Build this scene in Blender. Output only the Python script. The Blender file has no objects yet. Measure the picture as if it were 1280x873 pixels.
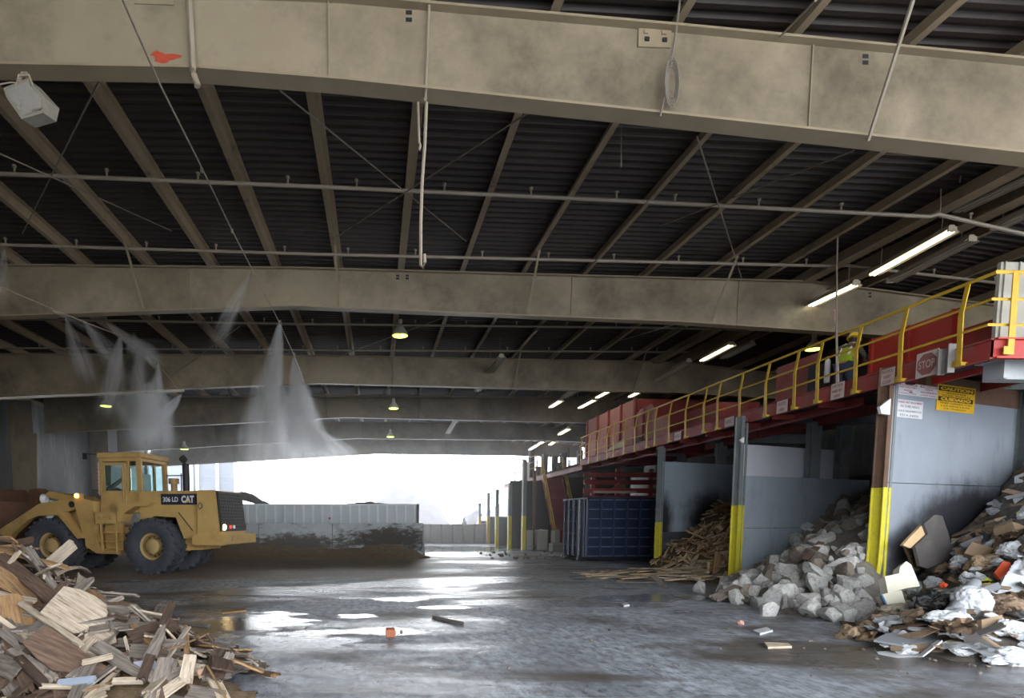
import bpy, bmesh, math, random
from mathutils import Vector, Matrix, noise, Euler
random.seed(7)
R = math.radians
SC = bpy.context.scene
COL = SC.collection

# ------------------------------------------------------------------ camera
FPX, CXP, PITCH, YAW, CAMH = 736.0, 502.0, R(4.8), R(2.5), 1.68
CYP = 650 + FPX * math.tan(PITCH)
CAM = Vector((0, 0, CAMH))
FWD = Vector((math.sin(YAW) * math.cos(PITCH), math.cos(YAW) * math.cos(PITCH), -math.sin(PITCH)))
RGT = Vector((math.cos(YAW), -math.sin(YAW), 0))
UPV = RGT.cross(FWD)
cd = bpy.data.cameras.new('camera'); cam = bpy.data.objects.new('camera', cd); COL.objects.link(cam)
cd.sensor_width = 36; cd.lens = FPX / 1280 * 36; cd.clip_end = 600; cd.clip_start = .05
cd.shift_x = (640 - CXP) / 1280; cd.shift_y = (CYP - 436.5) / 1280
mw = Matrix((RGT, UPV, -FWD)).transposed().to_4x4(); mw.translation = CAM
cam.matrix_world = mw
SC.camera = cam

def ray(px, py): return FWD * FPX + RGT * (px - CXP) + UPV * (CYP - py)
def onZ(px, py, z=0.0):
    r = ray(px, py); return CAM + r * ((z - CAMH) / r.z)
def onY(px, py, y):
    r = ray(px, py); return CAM + r * (y / r.y)
def onX(px, py, x):
    r = ray(px, py); return CAM + r * (x / r.x)
def onP(px, py, p0, n):
    r = ray(px, py); return CAM + r * ((p0 - CAM).dot(n) / r.dot(n))

# ------------------------------------------------------------------ materials
def lin(c):
    return tuple((v / 12.92 if v <= .04045 else ((v + .055) / 1.055) ** 2.4) for v in c) + (1,)
def hexc(h): return tuple(int(h[i:i + 2], 16) / 255 for i in (0, 2, 4))
MATS = {}
def mat(name, c1, c2=None, scale=4.0, rough=.75, metal=0.0, bump=0.0, bscale=None, stretch=(1, 1, 1), rand=0.0,
        c3=None, s3=1.5, t3=(.55, .7), emit=None, estr=0.0, detail=6, spec=.4, world=False, c3stretch=None):
    if name in MATS: return MATS[name]
    m = bpy.data.materials.new(name); m.use_nodes = True; MATS[name] = m
    nt = m.node_tree; N = nt.nodes; L = nt.links
    b = N['Principled BSDF']
    b.inputs['Roughness'].default_value = rough; b.inputs['Metallic'].default_value = metal
    b.inputs['Specular IOR Level'].default_value = spec
    c1 = lin(hexc(c1)); c2 = lin(hexc(c2)) if c2 else None
    tc = N.new('ShaderNodeTexCoord'); mp = N.new('ShaderNodeMapping')
    mp.inputs['Scale'].default_value = stretch
    if world:
        g = N.new('ShaderNodeNewGeometry'); L.new(g.outputs['Position'], mp.inputs['Vector'])
    else:
        L.new(tc.outputs['Object'], mp.inputs['Vector'])
    vec = mp.outputs['Vector']
    oi = N.new('ShaderNodeObjectInfo')
    if rand:
        ad = N.new('ShaderNodeVectorMath'); ad.operation = 'ADD'
        ml = N.new('ShaderNodeMath'); ml.operation = 'MULTIPLY'; ml.inputs[1].default_value = 37
        L.new(oi.outputs['Random'], ml.inputs[0]); L.new(vec, ad.inputs[0]); L.new(ml.outputs[0], ad.inputs[1])
        vec = ad.outputs[0]
    col = None
    if c2:
        n1 = N.new('ShaderNodeTexNoise'); n1.inputs['Scale'].default_value = scale; n1.inputs['Detail'].default_value = detail
        n1.inputs['Roughness'].default_value = .65
        L.new(vec, n1.inputs['Vector'])
        rp = N.new('ShaderNodeValToRGB'); rp.color_ramp.elements[0].position = .32; rp.color_ramp.elements[1].position = .68
        rp.color_ramp.elements[0].color = c1; rp.color_ramp.elements[1].color = c2
        L.new(n1.outputs['Fac'], rp.inputs['Fac']); col = rp.outputs['Color']
    if c3:
        n3 = N.new('ShaderNodeTexNoise'); n3.inputs['Scale'].default_value = s3; n3.inputs['Detail'].default_value = 8
        n3.inputs['Roughness'].default_value = .7
        v3 = vec
        if c3stretch:
            mp3 = N.new('ShaderNodeMapping'); mp3.inputs['Scale'].default_value = c3stretch
            L.new(tc.outputs['Object'], mp3.inputs['Vector']); v3 = mp3.outputs['Vector']
        L.new(v3, n3.inputs['Vector'])
        r3 = N.new('ShaderNodeValToRGB'); r3.color_ramp.elements[0].position = t3[0]; r3.color_ramp.elements[1].position = t3[1]
        L.new(n3.outputs['Fac'], r3.inputs['Fac'])
        mx = N.new('ShaderNodeMixRGB'); L.new(r3.outputs['Color'], mx.inputs['Fac'])
        if col: L.new(col, mx.inputs['Color1'])
        else: mx.inputs['Color1'].default_value = c1
        mx.inputs['Color2'].default_value = lin(hexc(c3)); col = mx.outputs['Color']
    if rand:
        hs = N.new('ShaderNodeHueSaturation')
        mr = N.new('ShaderNodeMapRange'); mr.inputs['To Min'].default_value = 1 - rand; mr.inputs['To Max'].default_value = 1 + rand
        L.new(oi.outputs['Random'], mr.inputs['Value']); L.new(mr.outputs[0], hs.inputs['Value'])
        if col: L.new(col, hs.inputs['Color'])
        else: hs.inputs['Color'].default_value = c1
        col = hs.outputs['Color']
    if col: L.new(col, b.inputs['Base Color'])
    else: b.inputs['Base Color'].default_value = c1
    if bump:
        nb = N.new('ShaderNodeTexNoise'); nb.inputs['Scale'].default_value = bscale or scale * 4; nb.inputs['Detail'].default_value = 6
        L.new(vec, nb.inputs['Vector'])
        bp = N.new('ShaderNodeBump'); bp.inputs['Strength'].default_value = bump; bp.inputs['Distance'].default_value = .03
        L.new(nb.outputs['Fac'], bp.inputs['Height']); L.new(bp.outputs['Normal'], b.inputs['Normal'])
    if emit:
        b.inputs['Emission Color'].default_value = lin(hexc(emit)); b.inputs['Emission Strength'].default_value = estr
    return m

def stain(m, cx, cz, rx, rz, color, nscale=2.0, amp=1.4, soft=.35, xz=True, stretch=(1, 1, .6)):
    nt = m.node_tree; N = nt.nodes; L = nt.links; b = N['Principled BSDF']
    tc = N.new('ShaderNodeTexCoord'); sp = N.new('ShaderNodeSeparateXYZ'); L.new(tc.outputs['Object'], sp.inputs[0])
    def op(o, a, c=None):
        x = N.new('ShaderNodeMath'); x.operation = o
        for i, v in enumerate((a, c)):
            if v is None: continue
            if isinstance(v, (int, float)): x.inputs[i].default_value = v
            else: L.new(v, x.inputs[i])
        return x.outputs[0]
    dx = op('DIVIDE', op('SUBTRACT', sp.outputs[0], cx), rx); dz = op('DIVIDE', op('SUBTRACT', sp.outputs[2], cz), rz)
    d = op('SQRT', op('ADD', op('MULTIPLY', dx, dx), op('MULTIPLY', dz, dz)))
    mp = N.new('ShaderNodeMapping'); mp.inputs['Scale'].default_value = stretch; L.new(tc.outputs['Object'], mp.inputs[0])
    n = N.new('ShaderNodeTexNoise'); n.inputs['Scale'].default_value = nscale; n.inputs['Detail'].default_value = 9; n.inputs['Roughness'].default_value = .7; L.new(mp.outputs[0], n.inputs['Vector'])
    d = op('ADD', d, op('MULTIPLY', op('SUBTRACT', n.outputs['Fac'], .5), amp))
    mr = N.new('ShaderNodeMapRange'); mr.interpolation_type = 'SMOOTHSTEP'; mr.inputs['From Min'].default_value = 1 + soft / 2; mr.inputs['From Max'].default_value = 1 - soft / 2; L.new(d, mr.inputs['Value'])
    mx = N.new('ShaderNodeMixRGB'); L.new(mr.outputs[0], mx.inputs['Fac']); mx.inputs['Color2'].default_value = lin(hexc(color))
    src = b.inputs['Base Color'].links
    if src: L.new(src[0].from_socket, mx.inputs['Color1'])
    else: mx.inputs['Color1'].default_value = b.inputs['Base Color'].default_value
    L.new(mx.outputs[0], b.inputs['Base Color'])
GIRD = mat('girder_paint', '80745f', '8f836d', .9, .45, bump=.05, c3='51483c', s3=.4, t3=(.44, .68))
GIRDD = mat('girder_flange_paint', '7b6e59', '897b65', 2, .45)
PURL = mat('purlin_paint', '87765f', '94826a', 3, .5, c3='4d4236', s3=1.2)
DECKM = mat('roof_deck_metal', '2d2622', '3a312b', 1.0, .6, .1, c3='1f1b1a', s3=.4)
PIPEM = mat('pipe_paint', '7f7464', '8c8170', 3, .5)
ROD = mat('rod_steel', '7c7264', None, rough=.5, metal=.3)
WALLD = mat('dark_wall_panels', '5c5a5c', '6c6a6c', .8, .75, c3='8f9094', s3=.7, t3=(.5, .75), c3stretch=(1.5, 1.5, .3))
YEL = mat('safety_yellow', 'c9a22c', 'b08d26', 5, .5, c3='7d6a2e', s3=4, t3=(.6, .75))
YELB = mat('bright_yellow', 'cfc53c', 'bdb238', 6, .5, c3='6b6340', s3=5, t3=(.62, .72), c3stretch=(3, 3, .8))
REDM = mat('dusty_red_paint', '8e3230', '9a4340', 2.5, .6, c3='7c5a52', s3=2.2, t3=(.5, .75))
REDD = mat('dark_red_paint', '6e2320', '7c2c28', 2, .6)
PINK = mat('dusty_pink_red', 'a8685f', 'b27a70', 1.6, .7, c3='8e4a44', s3=1.2)
REDB = mat('bright_red_paint', 'a8302a', 'b23a32', 2, .55, c3='8a2a28', s3=1)
GREYST = mat('grey_steel_paint', '6f7577', '7d8385', 2, .6, c3='5a5c5c', s3=1.6)
BARRIER = mat('bunker_steel_plate', '8c949f', '98a0aa', .9, .48, .15, bump=.04, c3='6a6c70', s3=.8, t3=(.56, .8), c3stretch=(2.2, 2.2, .5))
BARRIERD = mat('bunker_steel_plate_dark', '9aa7b4', 'a8b4c0', .9, .45, .1, c3='808b98', s3=1.2)
BARRIERL = mat('bunker_steel_plate_scorched', '484b50', '5a5e64', 1.5, .55, .15, c3='33343a', s3=1.2)
stain(BARRIER, 2.7, 1.6, 1.7, .8, '3a3b40', soft=.8); stain(BARRIER, .9, .55, .9, .6, '54555a', 3, soft=.8)
stain(BARRIERD, 2.2, 1.6, 1.0, 1.0, '2b2c30', 3, 1.0, .9); stain(BARRIERD, .1, 1.55, .4, .9, '33353a', 3, 1.0, .9)
RUST = mat('rusty_steel', '5d473a', '6d5443', 5, .8, bump=.1)
BLUEC = mat('dark_blue_paint', '18233f', '1f2b4a', 2, .65, c3='465164', s3=2.2, t3=(.6, .75))
BLUER = mat('worn_blue_edge', '46536f', '6b7688', 6, .5)
LOADY = mat('loader_yellow', 'b39258', 'be9e64', 1.6, .5, c3='957b50', s3=1.3, t3=(.5, .8))
LOADD = mat('loader_dark', '28282b', '343434', 4, .6)
TYRE = mat('tyre_rubber', '3a3d44', '4a4c52', 6, .85, bump=.15)
HUBM = mat('hub_paint', 'a5895a', 'b59a68', 4, .6)
RUSTB = mat('bucket_rusty', '5a3f2e', '6e4c38', 3, .7, c3='463931', s3=2)
CONC = mat('concrete_wall', 'a4aaae', 'b4babe', 1.5, .8, bump=.1, c3='4a4744', s3=.9, t3=(.52, .68), c3stretch=(.8, .8, 1.6))
stain(CONC, .7, .75, 1.9, .6, '45423f', 4, 3.2, .7, stretch=(.7, 1, 1.5)); stain(CONC, -3.6, .6, 2.2, .42, '57534f', 4, 3.2, .7, stretch=(.7, 1, 1.5))
CONCB = mat('concrete_block', 'a3a19a', 'b1afa8', 3, .85, bump=.2, c3='6e6c68', s3=2)
WHITEM = mat('white_paint', 'f0f2f4', 'e6e9ec', 2, .5)
PANELG = mat('grey_panel', 'd3d6e0', 'dcdfe8', 1.2, .6)
BLACKM = mat('black', '1a1a1b', None, rough=.6)
DIRT = mat('brown_dirt', '6b5e51', '82745f', 6, .95, bump=.4, bscale=30)
MOUNDG = mat('grey_aggregate', '3e3e42', '4a4a4f', 1, .95, bump=.5, bscale=6)
WGREY = mat('wood_grey', '655c54', '9d938a', 4, .85, stretch=(1, 11, 11), bump=.4, rand=.38, c3='453d36', s3=3)
WBROWN = mat('wood_brown', '43352d', '695547', 4, .85, stretch=(1, 11, 11), bump=.4, rand=.35, c3='32292a', s3=2.5)
WPALE = mat('wood_pale', '9c8b78', 'd2c4b0', 4, .85, stretch=(1, 11, 11), bump=.4, rand=.22, c3='75665a', s3=3.5, t3=(.56, .66))
WTAN = mat('wood_tan', '735638', 'a58560', 4, .8, stretch=(1, 11, 11), bump=.4, rand=.25, c3='4f3f32', s3=3)
WMID = mat('wood_splinter', '94805f', 'b8a284', 5, .85, stretch=(1, 9, 9), bump=.25, rand=.35, c3='4f4236', s3=4)
ROCK = mat('rubble_grey', 'a0a09e', 'c4c3c1', 5, .9, bump=.5, bscale=14, rand=.22, c3='7a756e', s3=3.5, t3=(.5, .7))
ROCKB = mat('rubble_brown', '6d655d', '857c72', 5, .9, bump=.5, bscale=14, rand=.25, c3='4a433d', s3=3.5)
PAPERW = mat('white_scrap', 'cccfd2', 'b4b8bd', 4, .6, rand=.12)
PLASTG = mat('grey_plastic', '9a9ea3', 'b3b6ba', 4, .4, rand=.2)
CARD = mat('cardboard', '89755e', '9e8a72', 3, .85, rand=.2)
SCRAPB = mat('brown_scrap', '6b5a4b', '86725f', 6, .9, rand=.3)
GREYB = mat('grey_board', '7a7e84', '888c92', 2, .7, rand=.15)
ORANGE = mat('orange_plastic', 'd0552c', 'c24a26', 3, .5)
BLUEP = mat('blue_panel', '2f6498', '3a6fa2', 3, .5)
LIMEP = mat('lime_plastic', 'b5b53a', 'c2c24a', 3, .5)
SOILR = mat('rubble_core', '6e6a64', '87827b', 8, .95, bump=.5)
SOILW = mat('wood_chip_core', '5e5040', '7a684f', 14, .95, bump=.6)
TUBE = mat('lit_tube', 'ffffff', None, emit='fff4cf', estr=9)
TUBEOFF = mat('unlit_tube', 'b9b2a2', None, rough=.4)
FIXT = mat('fixture_housing', '9a9080', 'a89e8d', 3, .5)
BULB = mat('lit_mercury_lamp', 'e8ff9a', None, emit='d8f060', estr=6)
SHADE = mat('lamp_shade_metal', 'd6d0c0', 'e2dccc', 3, .4)

# ------------------------------------------------------------------ mesh builder
class MB:
    def __init__(s): s.bm = bmesh.new()
    def box(s, c, d, rot=None, bev=0):
        m = Matrix.Translation(Vector(c)) @ (rot.to_4x4() if rot else Matrix.Identity(4)) @ Matrix.Diagonal((d[0], d[1], d[2], 1))
        r = bmesh.ops.create_cube(s.bm, size=1, matrix=m)
        if bev:
            es = list({e for v in r['verts'] for e in v.link_edges})
            bmesh.ops.bevel(s.bm, geom=es, offset=bev, segments=2, affect='EDGES', profile=.5)
        return s
    def bb(s, x0, x1, y0, y1, z0, z1, bev=0):
        return s.box(((x0 + x1) / 2, (y0 + y1) / 2, (z0 + z1) / 2), (abs(x1 - x0), abs(y1 - y0), abs(z1 - z0)), bev=bev)
    def bar(s, p, q, w, h, up=Vector((0, 0, 1))):
        p = Vector(p); q = Vector(q); d = q - p; L = d.length
        if L < 1e-6: return s
        x = d / L; up = Vector(up)
        if abs(x.dot(up)) > .98: up = Vector((0, 1, 0)) if abs(x.y) < .9 else Vector((1, 0, 0))
        y = up.cross(x).normalized(); z = x.cross(y)
        m = Matrix((x, y, z)).transposed()
        return s.box((p + q) / 2, (L, w, h), m)
    def tube(s, pts, r, n=6, caps=True, radii=None):
        pts = [Vector(p) for p in pts]; rings = []
        for i, p in enumerate(pts):
            a = pts[max(i - 1, 0)]; b = pts[min(i + 1, len(pts) - 1)]
            t = (b - a).normalized() if (b - a).length > 1e-6 else Vector((0, 0, 1))
            u = Vector((0, 0, 1)) if abs(t.z) < .9 else Vector((1, 0, 0))
            e = t.cross(u).normalized(); f = t.cross(e)
            rr = radii[i] if radii else r
            rings.append([s.bm.verts.new(p + (e * math.cos(2 * math.pi * k / n) + f * math.sin(2 * math.pi * k / n)) * rr) for k in range(n)])
        for a, b in zip(rings, rings[1:]):
            for k in range(n): s.bm.faces.new((a[k], a[(k + 1) % n], b[(k + 1) % n], b[k]))
        if caps:
            s.bm.faces.new(rings[0][::-1]); s.bm.faces.new(rings[-1])
        return s
    def lathe(s, prof, n=20, mx=None, caps=True):
        mx = mx or Matrix.Identity(4); rings = []
        for r, z in prof:
            rings.append([s.bm.verts.new(mx @ Vector((r * math.cos(2 * math.pi * k / n), r * math.sin(2 * math.pi * k / n), z))) for k in range(n)])
        for a, b in zip(rings, rings[1:]):
            for k in range(n): s.bm.faces.new((a[k], a[(k + 1) % n], b[(k + 1) % n], b[k]))
        if caps and prof[0][0] > 1e-4: s.bm.faces.new(rings[0][::-1])
        if caps and prof[-1][0] > 1e-4: s.bm.faces.new(rings[-1])
        return s
    def prism(s, poly, depth):
        """poly: list of 3D points (planar); extruded by the vector depth"""
        a = [s.bm.verts.new(Vector(p)) for p in poly]; d = Vector(depth)
        b = [s.bm.verts.new(Vector(p) + d) for p in poly]
        n = len(a)
        s.bm.faces.new(a); s.bm.faces.new(b[::-1])
        for i in range(n): s.bm.faces.new((a[i], b[i], b[(i + 1) % n], a[(i + 1) % n]))
        return s
    def quad(s, *p):
        s.bm.faces.new([s.bm.verts.new(Vector(q)) for q in p]); return s
    def mesh(s, name, smooth=False):
        bmesh.ops.remove_doubles(s.bm, verts=s.bm.verts, dist=1e-5)
        bmesh.ops.recalc_face_normals(s.bm, faces=s.bm.faces)
        me = bpy.data.meshes.new(name); s.bm.to_mesh(me); s.bm.free()
        if smooth:
            me.polygons.foreach_set('use_smooth', [True] * len(me.polygons))
            if smooth != 'all': me.set_sharp_from_angle(angle=R(40))
        return me
    def build(s, name, m, parent=None, smooth=False, loc=None):
        me = s.mesh(name, smooth); me.materials.append(m)
        o = bpy.data.objects.new(name, me); COL.objects.link(o)
        if parent: o.parent = parent
        if loc is not None: o.location = loc
        return o

def tag(o, label=None, cat=None, group=None, kind=None):
    if label: o['label'] = label
    if cat: o['category'] = cat
    if group: o['group'] = group
    if kind: o['kind'] = kind
    return o
def struct(o, label=None): o['kind'] = 'structure'; 
def thing(name, label, cat, loc=(0, 0, 0), rotz=0, group=None):
    o = bpy.data.objects.new(name, None); COL.objects.link(o)
    o.location = loc; o.rotation_euler = (0, 0, rotz); o.empty_display_size = .2
    return tag(o, label, cat, group)
def copy_tree(o, parent=None):
    c = o.copy(); COL.objects.link(c)
    if parent: c.parent = parent
    for ch in list(o.children): copy_tree(ch, c)
    return c
def text(name, body, size, m, parent, loc, align='CENTER', rot=(math.pi / 2, 0, 0), ext=.001, sx=1.0, bold=0.0, fit=None):
    c = bpy.data.curves.new(name, 'FONT'); c.body = body; c.size = size; c.align_x = align; c.align_y = 'CENTER'; c.extrude = ext
    c.offset = bold
    c.materials.append(m)
    t = bpy.data.objects.new(name, c); COL.objects.link(t)
    me = bpy.data.meshes.new_from_object(t.evaluated_get(bpy.context.evaluated_depsgraph_get()))
    bpy.data.objects.remove(t)
    if not me.materials: me.materials.append(m)
    if fit:
        xs = [v.co.x for v in me.vertices]; ys = [v.co.y for v in me.vertices]; cx, cy_ = (min(xs) + max(xs)) / 2, (min(ys) + max(ys)) / 2
        kx, ky = fit[0] / (max(xs) - min(xs)), fit[1] / (max(ys) - min(ys))
        for v in me.vertices: v.co.x = (v.co.x - cx) * kx; v.co.y = (v.co.y - cy_) * ky
    o = bpy.data.objects.new(name, me); COL.objects.link(o); o.parent = parent; o.location = loc; o.rotation_euler = rot; o.scale = (sx, 1, 1)
    return o

# ------------------------------------------------------------------ building shell
def zr(x, y):            # underside of the roof deck / top of the purlins
    base = 7.62 + .0062 * y
    t = min(max((y - 7) / 7, 0), 1)
    s = .016 * (1 - t) + .006 * t
    z = base - s * abs(x + 1.8)
    if x > 10.4: z -= .10 * (x - 10.4)
    if x < -12: z -= .03 * (-12 - x)
    return z

def build_floor():
    m = MB()
    m.bb(-30, 30, -14, 150, -.4, 0)
    o = m.build('floor', FLOORM); struct(o)

def floor_mat():
    m = bpy.data.materials.new('wet_concrete_floor'); m.use_nodes = True
    nt = m.node_tree; N = nt.nodes; L = nt.links; b = N['Principled BSDF']
    g = N.new('ShaderNodeNewGeometry')
    def noi(sc, stretch=(1, 1, 1), det=8, ro=.65, dist=0):
        mp = N.new('ShaderNodeMapping'); mp.inputs['Scale'].default_value = stretch
        L.new(g.outputs['Position'], mp.inputs['Vector'])
        n = N.new('ShaderNodeTexNoise'); n.inputs['Scale'].default_value = sc; n.inputs['Detail'].default_value = det
        n.inputs['Roughness'].default_value = ro; n.inputs['Distortion'].default_value = dist
        L.new(mp.outputs[0], n.inputs['Vector']); return n.outputs['Fac']
    def ramp(src, p0, p1, a=(0, 0, 0, 1), c=(1, 1, 1, 1)):
        r = N.new('ShaderNodeValToRGB'); r.color_ramp.elements[0].position = p0; r.color_ramp.elements[1].position = p1
        r.color_ramp.elements[0].color = a; r.color_ramp.elements[1].color = c
        L.new(src, r.inputs['Fac']); return r.outputs['Color']
    def mix(f, a, c):
        x = N.new('ShaderNodeMixRGB'); L.new(f, x.inputs['Fac'])
        for s, v in ((x.inputs['Color1'], a), (x.inputs['Color2'], c)):
            if isinstance(v, tuple): s.default_value = v
            else: L.new(v, s)
        return x.outputs['Color']
    def math_(op, a, c=None):
        x = N.new('ShaderNodeMath'); x.operation = op; x.use_clamp = True
        for i, v in enumerate((a, c)):
            if v is None: continue
            if isinstance(v, (int, float)): x.inputs[i].default_value = v
            else: L.new(v, x.inputs[i])
        return x.outputs[0]
    sep = N.new('ShaderNodeSeparateXYZ'); L.new(g.outputs['Position'], sep.inputs[0])
    X, Y = sep.outputs[0], sep.outputs[1]
    base = mix(ramp(noi(1.1, (1, .5, 1)), .35, .62), lin(hexc('888e98')), lin(hexc('b4bcc8')))
    fine = mix(ramp(noi(9, (1, .45, 1), 10, .75), .42, .6), base, lin(hexc('6a6c72')))
    dark = mix(ramp(noi(.45, (.55, 1, 1), 6, .6, .6), .5, .6), fine, lin(hexc('57524f')))
    # brown dust ground around the loader and the push wall
    def sm(src, lo, hi):
        x = N.new('ShaderNodeMapRange'); x.interpolation_type = 'SMOOTHSTEP'
        x.inputs['From Min'].default_value = lo; x.inputs['From Max'].default_value = hi; L.new(src, x.inputs['Value']); return x.outputs[0]
    wob = noi(.6, det=4)
    w = N.new('ShaderNodeMath'); w.operation = 'MULTIPLY_ADD'; w.inputs[1].default_value = 4; L.new(wob, w.inputs[0]); L.new(Y, w.inputs[2])
    dy = sm(w.outputs[0], 18.2, 19.4)
    w2 = N.new('ShaderNodeMath'); w2.operation = 'MULTIPLY_ADD'; w2.inputs[1].default_value = 3; L.new(wob, w2.inputs[0]); L.new(X, w2.inputs[2])
    dx = sm(w2.outputs[0], 5.2, 2.6)
    yb = sm(Y, 32, 27)
    dust = math_('MULTIPLY', math_('MULTIPLY', dy, dx), yb)
    c = mix(dust, dark, mix(ramp(noi(5), .35, .65), lin(hexc('73665a')), lin(hexc('8e7f70'))))
    L.new(c, b.inputs['Base Color'])
    # wetness
    wet1 = ramp(noi(.5, (.4, 1, 1), 8, .62, .4), .47, .56)
    wet2 = ramp(noi(2.4, (.5, 1.6, 1), 8, .7), .5, .6)
    wet3 = ramp(noi(9, (.6, 1.5, 1), 8, .75), .5, .58)
    wet = math_('MAXIMUM', wet1, math_('MULTIPLY', wet2, math_('ADD', .35, math_('MULTIPLY', wet3, .6))))
    # puddle beside the wood heap
    def blob(cx, cy, rx, ry):
        vx = N.new('ShaderNodeVectorMath'); vx.operation = 'SUBTRACT'; L.new(g.outputs['Position'], vx.inputs[0]); vx.inputs[1].default_value = (cx, cy, 0)
        dv = N.new('ShaderNodeVectorMath'); dv.operation = 'MULTIPLY'; L.new(vx.outputs[0], dv.inputs[0]); dv.inputs[1].default_value = (1 / rx, 1 / ry, 0)
        ln = N.new('ShaderNodeVectorMath'); ln.operation = 'LENGTH'; L.new(dv.outputs[0], ln.inputs[0])
        a = N.new('ShaderNodeMath'); a.operation = 'MULTIPLY_ADD'; a.inputs[1].default_value = 3.0
        L.new(noi(1.7, (.6, 1.3, 1), 8, .68), a.inputs[0]); L.new(ln.outputs['Value'], a.inputs[2])
        return sm(a.outputs[0], 2.5, 2.15)
    p = None
    for bl in ((-2.4, 9.6, 1.5, 1.3), (-1.2, 8.2, .9, .8), (1.9, 16, .9, .7), (.5, 12.4, .7, .4), (1.3, 11.2, .5, .3), (-.4, 10.2, .5, .3), (6.0, 12.3, 1.9, .8), (4.5, 34, 4.5, 5), (0.2, 8.8, .6, .5)):
        q = blob(*bl); p = q if p is None else math_('MAXIMUM', p, q)
    wet = math_('MULTIPLY', wet, math_('SUBTRACT', 1.0, math_('MULTIPLY', dust, .9)))
    ro = N.new('ShaderNodeMapRange'); ro.inputs['To Min'].default_value = .56; ro.inputs['To Max'].default_value = .22
    L.new(wet, ro.inputs['Value'])
    ro2 = N.new('ShaderNodeMix'); L.new(p, ro2.inputs['Factor']); L.new(ro.outputs[0], ro2.inputs['A']); ro2.inputs['B'].default_value = .1
    L.new(ro2.outputs[0], b.inputs['Roughness'])
    b.inputs['Specular IOR Level'].default_value = .55
    nb = noi(7, (1, .6, 1), 10, .7); bp = N.new('ShaderNodeBump'); bp.inputs['Distance'].default_value = .02
    st = N.new('ShaderNodeMapRange'); st.inputs['To Min'].default_value = .9; st.inputs['To Max'].default_value = .16
    L.new(p, st.inputs['Value']); L.new(st.outputs[0], bp.inputs['Strength'])
    L.new(nb, bp.inputs['Height']); L.new(bp.outputs['Normal'], b.inputs['Normal'])
    return m
FLOORM = floor_mat()
build_floor()

def build_roof():
    bm = bmesh.new(); xs = [-17.2, -12, -7, -1.8, 4, 10.4, 13, 16.2]
    y = -4.1; rows = []  # roof carried on behind the camera to hold back sky light
    pr = [(0, 0), (.07, 0), (.10, .05), (.17, .05), (.20, 0)]
    while y < 45.5:
        for dy, dz in pr[:-1]:
            rows.append([bm.verts.new((x, y + dy, zr(x, y + dy) + dz + .002)) for x in xs])
        y += .20
    for a, b in zip(rows, rows[1:]):
        for k in range(len(xs) - 1): bm.faces.new((a[k], a[k + 1], b[k + 1], b[k]))
    m = MB(); m.bm.free(); m.bm = bm
    o = m.build('ceiling', DECKM); struct(o)
    s = o.modifiers.new('th', 'SOLIDIFY'); s.thickness = .02; s.offset = 1
build_roof()

PX = [-.84 + 1.46 * k for k in range(-11, 8)] + [11.9, 13.3, 14.8]
def purlin(x, w=.09, h=.2, name='roof_purlin', label=None, cat='purlin', group='roof purlins', y0=-4.0, y1=45.2):
    m = MB(); ys = [y0, 2, 7, 10.5, 14.1, 21.6, 28.8, 36.6, y1]
    for a, b in zip(ys, ys[1:]):
        za, zb = zr(x, a), zr(x, b)
        # zee section: web and two flanges
        m.bar((x, a, za - h / 2), (x, b, zb - h / 2), .018, h)
        m.bar((x - w / 2, a, za - h + .008), (x - w / 2, b, zb - h + .008), w, .016)
        m.bar((x + w / 2, a, za - .008), (x + w / 2, b, zb - .008), w, .016)
    return tag(m.build(name, PURL), label, cat, group)
for x in PX:
    purlin(x, label='long beige roof purlin running lengthwise under the dark corrugated roof deck')
purlin(10.35, .26, .34, 'valley_beam', 'deep brownish valley beam under the roof, running above the lit tube lights', 'beam', None)
purlin(11.05, .3, .42, 'valley_beam', 'deepest brownish beam under the roof, second of the close pair above the tube lights', 'beam', None)

# girders -----------------------------------------------------------
GY = [7.0, 14.1, 21.6, 28.8, 36.6, 44.2]
GB = [[(-9, 6.30), (-4.06, 6.44), (-1.95, 6.47), (-.34, 6.40), (3.5, 6.14), (7.66, 5.84), (11, 5.62)],
      [(-15.5, 5.6), (-8.46, 6.18), (-1.93, 6.5), (7.23, 6.28), (10.29, 6.13), (15.5, 5.88)],
      [(-15.5, 5.75), (-13.11, 5.94), (-2.0, 6.49), (11.17, 6.27), (15.5, 6.05)],
      [(-15.5, 5.69), (-1.5, 6.53), (10.6, 6.35), (15.5, 6.15)],
      [(-15.5, 5.72), (-1.2, 6.6), (10.6, 6.55), (15.5, 6.35)],
      [(-16.4, 5.5), (-9.94, 5.89), (0.03, 6.52), (10.2, 6.45), (15.5, 6.3)]]
GT = [lambda x: 7.43 - .055 * max(0, x - .2) - .02 * max(0, -2 - x),
      lambda x: 7.43 - .008 * abs(x + 1.9) - .095 * max(0, x - 10.35),
      lambda x: 7.5 - .006 * abs(x + 1.9) - .095 * max(0, x - 11),
      lambda x: 7.55 - .012 * max(0, -1.5 - x) - .095 * max(0, x - 11),
      lambda x: 7.62 - .01 * max(0, -1.5 - x) - .095 * max(0, x - 11),
      lambda x: 7.64 - .01 * max(0, -1.5 - x) - .095 * max(0, x - 11)]
GL = ['large beige steel roof girder spanning the top of the picture, nearest to the viewer',
      'dusty steel roof girder behind the big front girder, with the kink above the spray hose',
      'grey-brown steel roof girder, third from the viewer, above the row of hanging lamps',
      'grey steel roof girder ending at the left column behind the loader, fourth from the viewer',
      'dim hazy steel roof girder, fifth from the viewer, just before the bright opening',
      'darkest farthest steel girder directly along the top of the bright opening']
SLOT = BLACKM
for _i, _y in enumerate(GY): GB[_i] = [(x, z + (z - 1.68) * .12 / _y + .025) for x, z in GB[_i]]
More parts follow.
